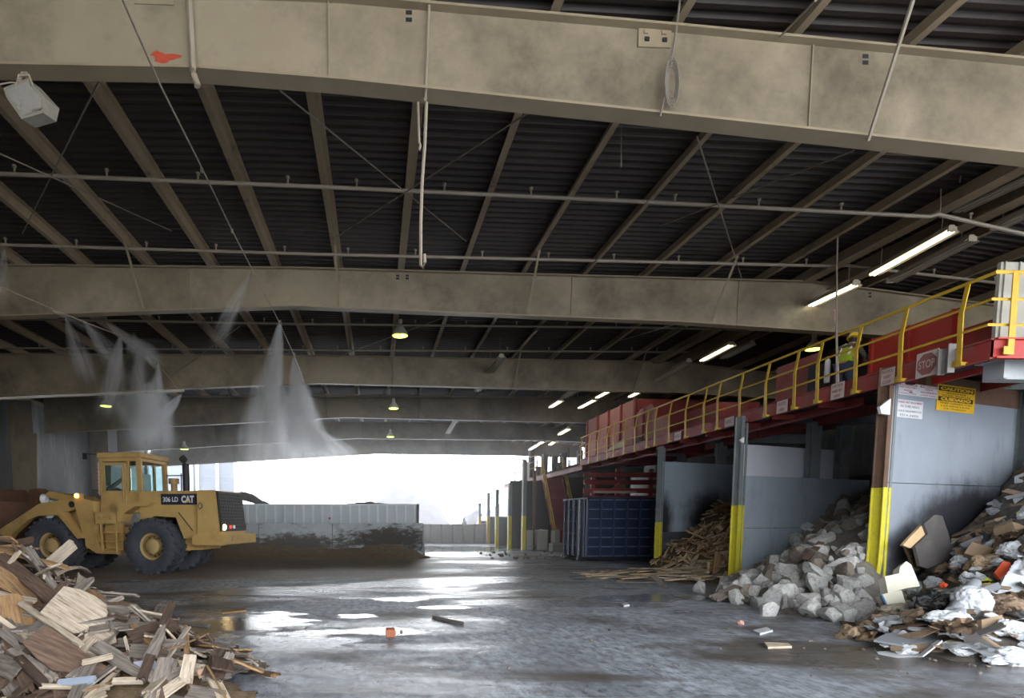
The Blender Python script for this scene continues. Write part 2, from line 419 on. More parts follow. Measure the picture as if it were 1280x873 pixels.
GT = [(lambda x, f=f, y=y: f(x) - (f(x) - 1.68) * .11 / y) for f, y in zip(GT, GY)]
def zb_at(i, x):
    p = GB[i]
    for (a, za), (b, zb) in zip(p, p[1:]):
        if a <= x <= b: return za + (zb - za) * (x - a) / (b - a)
    return p[0][1] if x < p[0][0] else p[-1][1]
girders = []
for i, y in enumerate(GY):
    g = thing('roof_girder', GL[i], 'girder', (0, y, 0))
    girders.append(g)
    pts = GB[i]; xs = sorted(set([p[0] for p in pts] + [-1.9, 10.35 if i else 7.0]))
    xs = [x for x in xs if pts[0][0] <= x <= pts[-1][0]]
    m = MB()
    poly = [(x, 0, zb_at(i, x)) for x in xs] + [(x, 0, GT[i](x)) for x in xs[::-1]]
    for a, b in zip(xs, xs[1:]):
        m.prism([(a, -.008, zb_at(i, a)), (b, -.008, zb_at(i, b)), (b, -.008, GT[i](b)), (a, -.008, GT[i](a))], (0, .016, 0))
    m.build('web', GIRD, g)
    fb = MB(); ft = MB()
    for a, b in zip(xs, xs[1:]):
        fb.bar((a - .004, 0, zb_at(i, a) - .012), (b + .004, 0, zb_at(i, b) - .012), .24, .026)
        ft.bar((a - .004, 0, GT[i](a) + .012), (b + .004, 0, GT[i](b) + .012), .22, .026)
    fb.build('bottom_flange', GIRDD, g); ft.build('top_flange', GIRDD, g)
    # stiffener seams
    for sx in ([-.5, 5.0, 9.5] if i == 0 else [-10, -4.2, 0.0, 4.6, 8.6]):
        if pts[0][0] < sx < pts[-1][0]:
            st = MB(); st.bb(sx - .006, sx + .006, -.03, -.008, zb_at(i, sx), GT[i](sx)); st.build('stiffener', GIRDD, g)
    # flange braces up to the purlins, either side
    ks = [k for k in range(len(PX) - 3) if k % 3 == (i + 1) % 3]
    for k in ks:
        x = PX[k]
        if i == 0: continue
        if pts[0][0] + .5 < x < min(pts[-1][0] - .4, 10.2):
            br = MB(); br.bar((x, -.11, zb_at(i, x) + .03), (x, -1.05 if i else -.75, zr(x, y - 1.0) - .2), .05, .012)
            if i: br.bar((x, .11, zb_at(i, x) + .03), (x, .9, zr(x, y + 1.0) - .2), .05, .012)
            br.build('flange_brace', GIRDD, g)
    if i in (0, 1):                       # slotted holes in the web
        for (px, py) in ([(511, 16.5), (511, 25.5), (1081, 71), (1081, 79)] if i == 0 else [(497, 345), (497, 348.5), (509, 345), (509, 348.5), (1087, 367), (1087, 371)]):
            p = onY(px, py, y); s = MB(); s.bb(p.x - .035, p.x + .035, -.0105, -.0075, p.z - .022, p.z + .022); s.build('slot', SLOT, g)
# extra parts on the front girder
g = girders[0]
p0, p1 = onY(797, 38, 7), onY(837, 62, 7)
pm = MB(); pm.bb(p0.x, p1.x, -.03, -.008, p1.z, p0.z); pl = pm.build('cover_plate', GIRDD, g)
for q in ((806, 43), (828, 44), (807, 52), (829, 53)):
    c = onY(*q, 7); b = MB(); b.box((c.x, -.035, c.z), (.05, .02, .04)); b.build('bolt', SLOT if q[1] > 48 else GIRDD, pl)
pm = MB(); random.seed(3); c = onY(204, 72, 7); ps = []
for k in range(22):
    a = 2 * math.pi * k / 22; rr = (.85 + .3 * math.sin(3 * a + 1) + random.uniform(-.18, .18))
    ps.append((c.x + .17 * rr * math.cos(a) + .02, -.0105, c.z + .06 * rr * math.sin(a)))
pm.prism(ps, (0, .003, 0)); pm.build('red_paint_patch', mat('red_patch', '9c3a24', 'a8462c', 20, .7), g)['label'] = 'red paint patch'
p0, p1 = onY(168, -6, 7), onY(218, 8, 7)
pm = MB(); pm.bb(p0.x, p1.x, -.02, -.008, p1.z, p0.z); pm.build('patch_plate', GIRDD, g)

# pipes and hoses ---------------------------------------------------
def vert_pipe(pts, r, label, name='conduit', cat='pipe', m=PIPEM):
    k = MB(); k.tube(pts, r, 8); return tag(k.build(name, m, smooth=True), label, cat)
vert_pipe([onY(236, -10, 6.9), onY(241, 88, 6.88), onY(243, 95, 6.7), onY(247, 108, 6.7)], .035, 'pale downpipe strapped to the face of the front girder, left of centre', 'downpipe')
vert_pipe([onY(537, -10, 6.93), onY(534, 60, 6.92), onY(532, 112, 6.9), onY(532, 124, 6.75)], .018, 'thin pale conduit running down the middle of the front girder', 'conduit')
k = MB(); k.tube([onY(533, 128, 6.85), onY(531, 180, 6.9), onY(527.5, 230, 6.95), onY(526, 280, 7), onY(526, 332, 7), onY(529, 335, 7), onY(531, 328, 7), onY(530.5, 318, 7)], .02, 7)
tag(k.build('hanging_hose', PIPEM, smooth=True), 'pale hose hanging straight down below the middle of the front girder, looped at its end', 'hose')
k = MB(); k.tube([onY(522.5, 128, 7.1), onY(524, 178, 7.15), onY(525.5, 182, 7.15), onY(524, 188, 7.15)], .015, 6)
tag(k.build('rope_end', PIPEM), 'short frayed rope end hanging beside the long hanging hose', 'rope')
k = MB(); k.tube([onY(851, -10, 6.9), onY(845, 40, 6.9), onY(838, 80, 6.88), onY(833, 110, 6.88), onY(825, 146, 6.84)], .012, 6)
for j in range(4):
    k.tube([onY(838 + 5 * math.cos(a) * (1 + .25 * j) + 2, 103 + (20 + 4 * j) * math.sin(a), 6.86 - .012 * j) for a in [x * 2 * math.pi / 14 for x in range(15)]], .008, 5, False)
tag(k.build('coiled_cable', mat('cable_grey', '6e675c', None, rough=.6)), 'thin grey cable with a tied coil hanging on the front girder, right of centre', 'cable')
k = MB(); k.tube([onY(1143, -5, 6.2), onY(1085, 176, 6.85)], .022, 6); tag(k.build('brace_rod', ROD), 'slanting steel brace rod in front of the front girder at the right', 'rod')
k = MB(); k.tube([onY(776.5, 157, 8), onY(776.5, 209, 8)], .008, 5); tag(k.build('hanging_wire', ROD), 'short straight wire hanging below the front girder right of centre', 'wire')

def spr_pipe(pts, y, label, step=2.9, r=.032, x0=-8, stub=.14):
    o = thing('sprinkler_pipe', label, 'pipe', pts[0])
    P = [p - pts[0] for p in pts]
    k = MB(); k.tube(P, r, 8); k.build('pipe', PIPEM, o, True)
    L = 0
    for a, b in zip(P, P[1:]):
        d = (b - a); n = d.length; t = .6
        while t < n - .2:
            q = a + d * (t / n); s = MB(); s.tube([q, q + Vector((0, 0, stub))], .018, 6); s.tube([q + Vector((0, 0, stub - .03)), q + Vector((0, 0, stub))], .035, 6); s.build('sprinkler_head', PIPEM, o)
            t += step / 2
        L += n
spr_pipe([onY(-30, 216, 10.2), onY(400, 233.5, 10.2), onY(800, 252, 10.2), onY(1163, 271, 10.2), onY(1172, 268, 10.2), onY(1320, 302, 10.2)], 10.2, 'nearest beige sprinkler pipe crossing below the roof in front of the second girder')
spr_pipe([onY(-30, 305, 13.2), onY(400, 318, 13.2), onY(1050, 333, 13.2), onY(1058, 332, 13.2), onY(1300, 360, 13.2)], 13.2, 'beige sprinkler pipe just above the second girder from the viewer')
spr_pipe([onY(-30, 398, 17.2), onY(364, 405, 17.2), onY(850, 410.5, 17.2), onY(960, 413, 17.2)], 17.2, 'thin sprinkler pipe crossing just under the second girder behind it')
spr_pipe([onY(-30, 435, 20.6), onY(400, 438, 20.6), onY(800, 440, 20.6), onY(900, 441, 20.6)], 20.6, 'thin sprinkler pipe just above the third girder')
spr_pipe([onY(130, 497, 26.5), onY(420, 494, 26.5), onY(745, 497, 26.5)], 26.5, 'thin sprinkler pipe just above the fourth girder')
k = MB(); k.tube([onY(-30, 500, 21.2), onY(40, 496.5, 21.2), onY(230, 488.5, 21.2)], .05, 8)
tag(k.build('white_pipe', mat('white_pipe_paint', 'cfc8ba', None, rough=.5)), 'pale straight pipe high at the left edge under the third girder', 'pipe')

def rod(label, a, b, ya, yb, r=.011):
    k = MB(); k.tube([onY(*a, ya), onY(*b, yb)], r, 5); tag(k.build('bracing_rod', ROD), label, 'rod')
rod('thin bracing rod falling rightwards through the middle of the nearest roof bay', (350, 113), (583, 302), 7.6, 12.5)
rod('thin bracing rod crossing the middle of the nearest roof bay from upper right', (662, 140), (421, 296), 7.6, 12.3)
rod('bracing rod leaning from the front girder down to the left beside the floodlight', (123, 103), (28, 292), 7.4, 12)
rod('long thin bracing rod sloping down rightwards in the left roof bay', (-5, 190), (215, 289), 8.5, 12.5)
rod('thin rod sloping from the front girder at right down to the nearest sprinkler pipe', (1068, 188), (825, 283), 7.6, 11.5)
rod('thin rod dropping steeply to the second girder at the right', (871, 170), (927, 348), 7.6, 14)
rod('pale rod beside a purlin at upper right running to the second girder', (884, 166), (732, 341), 7.7, 14)
rod('thin rod above the front girder at the upper right', (1020, 0), (975, 46), 5.2, 6.9)
rod('thin bracing rod behind the second girder, left crossing', (300, 408), (215, 470), 16, 20.5)
rod('thin bracing rod behind the second girder, right crossing', (560, 395), (420, 447), 15, 20.5)
rod('thin bracing rod behind the second girder sloping to the sprinkler pipe right', (755, 432), (880, 395), 20.5, 15)

# misting hoses
def mist_line(label, pts, noz):
    o = thing('misting_hose', label, 'hose', pts[0]); P = [p - pts[0] for p in pts]
    k = MB(); k.tube(P, .012, 6); k.build('hose', PIPEM, o)
    for q in noz:
        q = q - pts[0]; s = MB(); s.lathe([(.012, .03), (.022, .02), (.022, -.03), (.008, -.05)], 8, Matrix.Translation(q)); s.build('nozzle', PIPEM, o)
LA = [onY(150, -8, 5.5), onY(200, 106, 6.75), onY(246, 197, 8.8), onY(290, 288, 11.2), onY(345, 395, 13.9), onY(368, 445, 17), onY(380, 478, 20.5)]
mist_line('long misting hose running away from the front girder toward the bright opening', LA, [onY(252, 212, 9.2), onY(290, 288, 11.2), onY(315, 340, 12.5), onY(350, 403, 14.2), onY(367, 445, 17), onY(380, 480, 20.5)])
LB = [onY(-20, 350, 11), onY(65, 386, 13.5), onY(104, 402, 14.3), onY(150, 420, 16), onY(197, 454, 19), onY(227, 493, 22)]
mist_line('misting hose with several nozzles high at the left in front of the third girder', LB, [onY(65, 386, 13.5), onY(104, 402, 14.3), onY(150, 420, 16), onY(172, 437, 17.5), onY(197, 454, 19), onY(227, 493, 22)])

# walls ---------------------------------------------------------------
def wall(name, x0, x1, y0, y1, z0, z1, m):
    k = MB(); k.bb(x0, x1, y0, y1, z0, z1); o = k.build(name, m); struct(o); return o
wall('wall_left', -17.3, -17.1, -4, 45.5, 0, 7.6, WALLD)  # extended behind the camera to keep sky light off the left side
wall('wall_right', 16.1, 16.3, 6.5, 45.5, 0, 7.4, WALLD)
wall('wall_light_block', -17.3, -3, -4.2, -4.0, 0, 7.6, WALLD)  # unseen wall added behind the camera to block light from the rear left
wall('trim_1', -17.1, -16.9, 44.9, 45.2, 0, 7.0, WALLD)
# tapered frame column, left, under girder four and five
for n, (i, lab) in enumerate(((3, 'wide beige tapered frame column at the left edge behind the loader'), (4, 'dim tapered frame column against the left wall, farther back'))):
    o = thing('frame_column', lab, 'column', (-16.0, GY[i], 0)); w0, w1 = .9, 2.15
    zt = zb_at(i, -15.5)
    k = MB(); x0 = -1.05
    k.prism([(x0, -.01, 0), (x0 + .75, -.01, 0), (x0 + 1.0, -.01, zt + .02), (x0, -.01, zt + .02)], (0, .02, 0)); k.build('web', GIRD, o)
    k = MB(); k.bar((x0 + .76, 0, 0), (x0 + 1.01, 0, zt), .34, .03, (0, 1, 0)); 
    k.build('inner_flange', GIRDD, o)
    k = MB(); k.bar((x0, 0, 0), (x0, 0, zt + 1.5), .34, .03, (0, 1, 0)); k.build('outer_flange', GIRDD, o)
    k = MB(); k.prism([(x0, -.01, zt), (x0 + 1.0, -.01, zt), (x0 + 1.0, -.01, zt + 1.5), (x0, -.01, zt + 1.5)], (0, .02, 0)); k.build('knee_plate', GIRD, o)
    for z in (2.6, 3.9, 5.1):
        k = MB(); k.bb(x0 + .02, x0 + .8, -.06, -.01, z, z + .03); k.build('stiffener', GIRDD, o)


# ------------------------------------------------------------------ raised platform along the right
XF = 9.5
pf = thing('raised_platform', 'long dusty red steel platform on grey posts running down the right side', 'platform', (XF, 8.9, 0))
def pf_part(mb, name, m, label=None):
    o = mb.build(name, m, pf, loc=(-XF, -8.9, 0))
    if label: o['label'] = label
    return o
k = MB(); k.bb(XF, XF + .04, 8.9, 27.3, 4.15, 4.46)
k.bb(XF - .05, XF, 8.9, 27.3, 4.15, 4.175); k.bb(XF - .05, XF, 8.9, 27.3, 4.435, 4.46)
pf_part(k, 'fascia', REDM)
k = MB(); k.bb(XF, 14.5, 8.9, 8.94, 4.15, 4.46); k.bb(XF, 14.5, 8.84, 8.9, 4.435, 4.46); k.bb(XF, 14.5, 8.84, 8.9, 4.15, 4.175); pf_part(k, 'end_fascia', REDB, 'bright red end board')
k = MB(); k.bb(XF + .04, 11.3, 8.94, 11.0, 4.41, 4.45); k.bb(XF + .04, 10.25, 11.0, 44.0, 4.24, 4.28); k.bb(10.25, 10.82, 11.9, 14.3, 4.24, 4.28); pf_part(k, 'deck', mat('dark_grating', '33221f', '3f2a26', 2, .8))
k = MB(); k.bb(9.6, 9.65, 27.3, 44.0, 4.0, 4.3); pf_part(k, 'fascia', REDD)
for y in [9.6, 11.1, 12.6, 14.1, 15.4, 17.0, 18.5, 20.0, 21.6, 23.2, 24.8, 26.4, 28.0, 30, 32, 34, 36, 38, 40, 42]:
    dz = .19 if y < 11 else 0; k = MB(); k.bb(9.6, 10.25, y - .008, y + .008, 4.1 + dz, 4.23 + dz); k.bb(9.6, 10.25, y - .05, y + .05, 4.1 + dz, 4.115 + dz); pf_part(k, 'cross_beam', REDD)
for y, cols in ((12.2, (13.9,)), (16.5, (12.4, 13.6)), (20.95, (12.4, 14.0)), (25.2, (13.2,)), (29.2, (12.3, 14.2)), (34, (12.3,)), (39, (12.3,))):
    k = MB(); k.bb(11.8, 15.6, y - .01, y + .01, 4.44, 4.74); k.bb(11.8, 15.6, y - .1, y + .1, 4.72, 4.75); k.bb(11.8, 15.6, y - .1, y + .1, 4.42, 4.45); pf_part(k, 'cross_beam', GREYST)
    for x in cols:
        yc = y; y = {16.5: 15.42 + .3443 * (x - 9.55), 20.95: 19.95 + .3443 * (x - 9.62)}.get(y, y)
        k = MB(); k.bb(x - .008, x + .008, y - .12, y + .12, 0, 4.42); k.bb(x - .14, x + .14, y - .13, y - .112, 0, 4.42); k.bb(x - .14, x + .14, y + .112, y + .13, 0, 4.42)
        k.bb(x - .16, x + .16, y - .15, y + .15, 0, .02); y = yc; pf_part(k, 'support_column', GREYST)
k = MB(); k.bb(11.2, 15.6, 9.2, 44, 4.76, 4.8); pf_part(k, 'inner_floor', REDD)
for x in (10.18,):
    k = MB(); k.bb(x - .01, x + .01, 12.1, 44, 4.08, 4.24); k.bb(x - .06, x + .06, 12.1, 44, 4.06, 4.08); pf_part(k, 'girder', REDD)

# safety railing
rl = thing('safety_railing', 'yellow safety railing along the edge of the red platform', 'railing', (XF - .08, 8.95, 4.2))
off = Vector((XF - .08, 8.95, 4.2))
def rl_part(k, n, m=YEL):
    return k.build(n, m, rl, loc=-off)
xr = XF - .08
posts = [9.33, 10.41, 11.4, 12.4, 13.09, 14.07, 15.09, 16.08, 16.75, 17.75, 18.76, 19.73, 20.32, 21.25, 22.2, 23.18, 23.82, 24.85, 25.9, 26.9]
for y in posts:
    k = MB()
    k.bar((xr - .03, y, 4.16), (xr - .05, y, 4.95), .085, .018, (1, 0, 0)); k.bar((xr - .05, y, 4.95), (xr + .03, y, 5.42), .075, .018, (1, 0, 0))
    k.bb(xr - .045, xr + .07, y - .055, y + .055, 4.15, 4.2); k.box((xr - .005, y + .09, 4.21), (.012, .08, .1))
    rl_part(k, 'post')
k = MB(); k.tube([(xr + .04, 27.2, 5.44), (xr + .04, 8.9, 5.44), (13.5, 8.9, 5.44)], .03, 8); rl_part(k, 'top_rail')
k = MB(); k.tube([(xr, 27.2, 5.04), (xr, 8.9, 5.04), (13.5, 8.9, 5.04)], .022, 8); rl_part(k, 'middle_rail')
k = MB(); k.tube([(xr - .03, 27.2, 4.66), (xr - .03, 8.9, 4.66), (13.5, 8.9, 4.66)], .022, 8); rl_part(k, 'lower_rail')
for x in (9.72, 10.9, 12.1):
    k = MB(); k.bar((x, 8.85, 4.2), (x, 8.86, 5.42), .1, .018, (0, 1, 0)); k.bb(x - .14, x - .05, 8.82, 8.835, 4.2, 4.32); rl_part(k, 'post')
# rear railing beyond the stair
r2 = thing('safety_railing', 'hazy far railing on the platform beyond the yellow stair, against the bright sky', 'railing', (9.3, 34, 4.2))
for j in range(9):
    y = 34.2 + j * 1.3; k = MB(); x = 9.3 - .1 * j
    k.bar((x, y, 4.1), (x, y, 5.4), .09, .05, (1, 0, 0)); k.build('post', GREYST if j % 2 else YEL, r2, loc=(-9.3, -34, -4.2))
for z in (4.7, 5.05, 5.4):
    k = MB(); k.tube([(9.3, 34.2, z), (8.5, 44.6, z)], .025, 6); k.build('rail', YEL, r2, loc=(-9.3, -34, -4.2))
# notices on the fascia
def notice(label, y, w, h, z, body, red=True):
    o = thing('notice_sign', label, 'sign', (XF - .06, y, z), -math.pi / 2)
    k = MB(); k.bb(-w / 2, w / 2, -.004, .004, 0, h); k.build('plate', NOT, o)
    for j, l in enumerate(body): text('lettering', l, .1, RTXT if red else BLACKM, o, (0, -.006, h - h / (len(body) + .2) * (j + .6)), fit=(w * min(.8, .12 * len(l)), h / (len(body) + .6) * .62))
    return o
NOT = mat('notice_white', 'b9a9a2', 'c6b8b1', 9, .6); RTXT = mat('notice_red', '8c3a3a', None, rough=.6)
notice('white notice on the red fascia below the worker', 11.9, .34, .32, 4.15, ['CAUTION', 'HARD HAT', 'AREA'])
notice('white notice on the red fascia beside the first bunker post', 10.72, .3, .3, 4.16, ['NOTICE', 'KEEP', 'CLEAR'])
notice('small white notice on the red fascia above the grey bunker wall', 13.55, .36, .28, 4.16, ['NOTICE', 'AREA'])
notice('dirty grey notice on the fascia left of the white one above the rubble bunker', 15.6, .4, .24, 4.17, ['NOTICE'])
notice('farthest dirty notice plate on the red fascia', 18.3, .4, .24, 4.17, ['NOTICE'])
o = thing('stop_sign', 'faded octagonal stop sign on a square plate on the red fascia at right', 'sign', (XF - .06, 9.94, 4.13), -math.pi / 2)
k = MB(); k.bb(-.2, .2, -.004, .004, 0, .42); k.build('plate', NOT, o)
k = MB(); k.prism([(.19 * math.cos(R(22.5 + 45 * j)), -.007, .21 + .19 * math.sin(R(22.5 + 45 * j))) for j in range(8)], (0, .004, 0)); k.build('octagon', mat('faded_red', '96605a', '8a524e', 9, .6), o)
text('lettering', 'STOP', .14, NOT, o, (0, -.009, .21), fit=(.29, .13))

# grey light panel at the end of the platform, conveyor and hopper
k = MB(); k.bb(10.15, 12.2, 9.5, 9.56, 4.28, 5.85)
for j in range(8): k.bb(10.2 + j * .25, 10.22 + j * .25, 9.47, 9.5, 4.28, 5.85)
tag(k.build('upright_sheet', mat('beige_sheet', 'a39f93', 'afaa9e', 2, .6)), 'light grey upright sheet panel behind the railing corner at the right edge', 'panel')
cv = thing('conveyor', 'bright red conveyor trough behind the yellow railing at right', 'conveyor', (10.9, 10.2, 4.28))
def cvp(k, n, m): return k.build(n, m, cv, loc=(-10.9, -10.2, -4.28))
k = MB(); k.bb(10.88, 10.92, 10.85, 12.9, 4.5, 5.62)
for j in range(3): k.bb(10.83, 10.88, 10.95 + j * .9, 11.0 + j * .9, 4.5, 5.62)
cvp(k, 'side_panel', REDB)
k = MB(); k.bb(10.86, 10.9, 10.0, 10.85, 4.32, 5.18); k.bb(10.86, 12.4, 9.98, 10.02, 4.32, 5.18); k.bb(10.8, 10.9, 10.0, 10.85, 5.12, 5.18); cvp(k, 'tail_box', REDB)
k = MB(); k.bb(10.84, 10.9, 9.98, 22.0, 4.3, 4.62); cvp(k, 'skirt', REDB)
k = MB(); k.bb(10.88, 10.92, 14.4, 15.9, 4.5, 5.78); cvp(k, 'side_panel', REDM)
k = MB(); k.bb(10.9, 12.4, 10.1, 22, 4.55, 4.65); cvp(k, 'belt', BLACKM)
k = MB(); k.bb(12.4, 12.44, 10.0, 22, 4.3, 5.3); cvp(k, 'far_side', REDD)
k = MB(); k.bb(10.85, 10.92, 18.6, 20.4, 4.3, 5.4); k.bb(10.85, 12.2, 18.56, 18.6, 4.3, 5.4); cvp(k, 'chute', REDM)
hb = thing('hopper_box', 'tall dusty pink red ribbed hopper box on the platform under the girders', 'hopper', (10.2, 23, 4.28))
def hbp(k, n, m): return k.build(n, m, hb, loc=(-10.2, -23, -4.28))
k = MB(); k.bb(10.2, 10.24, 23.1, 28.4, 4.3, 6.42); hbp(k, 'long_side', PINK)
for j in range(5):
    y = 23.1 + j * 1.3; k = MB(); k.bb(10.12, 10.2, y, y + .08, 4.3, 6.42); hbp(k, 'rib', REDM)
k = MB(); k.bb(10.2, 13.4, 23.1, 23.14, 4.3, 6.4); hbp(k, 'end_wall', REDD)
k = MB(); k.bb(13.36, 13.4, 23.1, 28.4, 4.3, 6.4); k.bb(10.2, 13.4, 28.36, 28.4, 4.3, 6.4); hbp(k, 'rear_wall', REDD)
hp = thing('hopper_screen', 'smaller slanted-top pink red panel in front of the tall hopper box', 'panel', (10.1, 21.4, 4.28))
k = MB(); k.prism([(10.05, 21.2, 4.3), (10.05, 23.0, 4.3), (10.05, 23.0, 5.55), (10.05, 22.4, 5.85), (10.05, 21.5, 5.9), (10.05, 21.2, 5.6)], (.05, 0, 0)); k.build('plate', PINK, hp, loc=(-10.1, -21.4, -4.28))
k = MB(); k.bb(9.98, 10.05, 22.0, 22.08, 4.3, 5.86); k.bb(9.98, 10.05, 22.7, 22.78, 4.3, 5.7); k.build('rib', REDM, hp, loc=(-10.1, -21.4, -4.28))
k = MB(); k.bb(9.75, 9.8, 19.6, 21.0, 4.3, 5.2); tag(k.build('guard_plate', PINK), 'low plain pink red guard panel behind the railing near the hopper', 'panel')
k = MB(); k.prism([(9.7, 23.0, 4.35), (9.7, 25.3, 4.35), (9.7, 25.2, 4.5), (9.7, 23.0, 4.85)], (.05, 0, 0)); tag(k.build('chute_plate', mat('pale_cream', 'c9bb95', 'bdb08a', 3, .6)), 'slanting cream chute plate low behind the railing by the hopper', 'panel')
k = MB()
for j in range(5): k.bb(9.62 + .1 * j, 9.7 + .1 * j, 21.4 + .25 * j, 21.7 + .25 * j, 4.28, 4.55 + .1 * (j % 3))
tag(k.build('scrap_bundle', mat('dark_scrap', '4c4a48', '6a6764', 8, .8)), 'dark bundle of scrap on the platform edge under the hopper', 'scrap')

# red beams and machine frame seen beneath the platform
mf = thing('machine_skid', 'dark red steel machine frame under the platform behind the blue container', 'frame', (12, 28, 0))
for z in (2.6, 2.95, 3.35, 3.7):
    k = MB(); k.bb(9.9, 15.5, 27.9, 27.95, z, z + .22); k.bb(9.9, 15.5, 27.82, 27.95, z + .2, z + .23); k.build('rail', REDM if z < 3.3 else REDD, mf, loc=(-12, -28, 0))
for x in (10.4, 11.6, 13.2, 15):
    k = MB(); k.bb(x - .1, x + .1, 27.96, 28.1, 0, 4.1); k.build('upright', REDM, mf, loc=(-12, -28, 0))
k = MB(); k.bar((10.4, 27.8, 2.4), (11.6, 27.8, 3.4), .1, .06); k.build('brace', REDM, mf, loc=(-12, -28, 0))
k = MB(); k.bb(10.0, 12.0, 26.8, 26.9, 2.9, 3.0); k.build('pale_bar', mat('pale_pink', 'b59a92', None), mf, loc=(-12, -28, 0))
cb = MB(); cb.bb(11.05, 15.5, 35.5, 35.6, 0, 4.24); tag(cb.build('gap_shade_sheet', mat('gap_shade_red', '2a1c1a', '382624', 1, .8)), 'near-black added sheet for the shade behind the machine frame under the platform', 'panel')  # dark colour stands in for the shaded gap beneath the deck

# ------------------------------------------------------------------ bunker partitions
ANG = math.atan2(1.25, 3.63)
def partition(label, loc, L, h, m, seam, name='bunker_wall', ml=None):
    o = thing(name, label, 'partition', loc, ANG)
    k = MB(); k.bb(0, L, 0, .12, 0, seam); k.build('lower_plate', ml or m, o)
    k = MB(); k.bb(0, L, .003, .12, seam + .012, h); k.build('upper_plate', m, o)
    return o
w1 = partition('light blue-grey steel bunker wall carrying the caution signs, at right', (9.70, 10.9, 0), 5.2, 4.2, BARRIER, 2.38)
k = MB(); k.bb(1.02, 5.2, 0, .12, 4.205, 4.5); k.bb(1.02, 5.2, -.01, 0, 4.05, 4.5); k.build('rusty_top_plate', RUST, w1)
w2 = partition('blue-grey steel bunker wall behind the rubble heap', (9.55, 15.1, 0), 5.2, 2.83, mat('bunker_plate_blue', 'a3adba', 'b0bac7', .8, .5, .1, c3='868d98', s3=.9, t3=(.5, .8), c3stretch=(1.6, 1.6, .6)), 1.45)
w3 = partition('blue-grey steel bunker wall with black stains behind the splintered wood heap', (9.62, 19.6, 0), 5.2, 3.63, BARRIERD, 1.25, ml=BARRIERL)
k = MB(); k.bb(0, 4.2, 0, .08, 2.6, 3.75); o = tag(k.build('backing_sheet', PANELG, loc=(9.98, 15.95, 0)), 'pale grey panel above and behind the rubble bunker wall', 'panel'); o.rotation_euler = (0, 0, ANG)
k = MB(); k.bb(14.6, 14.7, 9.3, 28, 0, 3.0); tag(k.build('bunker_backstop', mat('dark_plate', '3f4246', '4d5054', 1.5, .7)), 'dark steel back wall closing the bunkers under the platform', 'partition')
def bunker_post(label, x, y, h, yh, dents=0, grey=GREYST, sl=1.0):
    o = thing('bunker_post', label, 'post', (x, y, 0), ANG)
    k = MB(); k.bb(-.06 * sl, .06 * sl, -.1, -.085, yh, h); k.bb(-.06 * sl, .06 * sl, .085, .1, yh, h); k.bb(-.01, .01, -.085, .085, yh, h); k.build('upper_column', RUST if dents else grey, o)
    k = MB(); n = 8; prev = None
    for a in range(n):
        z0, z1 = yh * a / n, yh * (a + 1) / n
        d = lambda z: (-.10 * math.exp(-((z - .35) / .35) ** 2) if dents else 0)
        k.bar((d(z0), -.1, z0), (d(z1), -.1, z1 + .004), .12 * sl, .016, (0, 1, 0)); k.bar((d(z0), .1, z0), (d(z1), .1, z1 + .004), .12 * sl, .016, (0, 1, 0)); k.bar((d(z0), 0, z0), (d(z1), 0, z1 + .004), .018, .19, (0, 1, 0))
    k.build('yellow_guard', YELB, o)
    k = MB(); k.bb(.07 * sl, .14 * sl, -.13, -.115, yh, h - .05); k.build('cover_strip', GREYST, o)
    k = MB(); k.bb(.07 * sl, .13 * sl, -.13, -.115, .0, yh); k.build('yellow_cover_strip', YELB, o)
    return o
bunker_post('tall rusty bunker post with bent bright yellow foot beside the sign wall', 9.48, 10.78, 4.5, 2.28, 1)
bunker_post('grey bunker post with yellow foot between the rubble and the splintered wood', 9.38, 15.02, 4.32, 2.05)
bunker_post('slim grey bunker post with thin yellow foot beside the blue container', 9.50, 19.5, 4.12, 1.6, sl=.5)
for lab, (px, py), y in (('white plastic guard clipped to the tall rusty bunker post', (1103, 511), 10.7), ('small pale guard clipped to the bunker post behind the rubble', (926, 551), 14.9)):
    c = onY(px, py, y); k = MB(); s = .5 if y > 12 else 1
    k.prism([(c.x + .1 * s, y - .06, c.z + .17 * s), (c.x - .1 * s, y - .06, c.z + .02 * s), (c.x - .06 * s, y - .06, c.z - .1 * s), (c.x + .1 * s, y - .06, c.z - .12 * s)], (0, .07, 0))
    tag(k.build('post_guard', WHITEM), lab, 'guard')
k = MB(); k.bb(10.2, 14.5, 9.45, 9.7, 3.98, 4.28); k.bb(10.15, 14.5, 9.35, 9.8, 4.28, 4.3)
for x in (10.2, 10.75, 11.3): k.bb(x, x + .1, 9.36, 9.45, 3.98, 4.28)
tag(k.build('edge_beam', mat('pale_grey_steel', '9a9ea0', 'a6aaac', 2, .5)), 'pale grey steel beam under the end of the platform at the right edge', 'beam')
k = MB(); k.bb(9.34, 9.46, 9.63, 9.65, 4.08, 4.5); k.bb(9.40, 9.41, 9.48, 9.64, 4.08, 4.5); k.bb(9.34, 9.46, 9.46, 9.48, 4.08, 4.54); tag(k.build('bracket_post', mat('bracket_paint', '7b7672', '8b8884', 3, .6)), 'short grey bracket post in front of the fascia right of the stop sign', 'post')

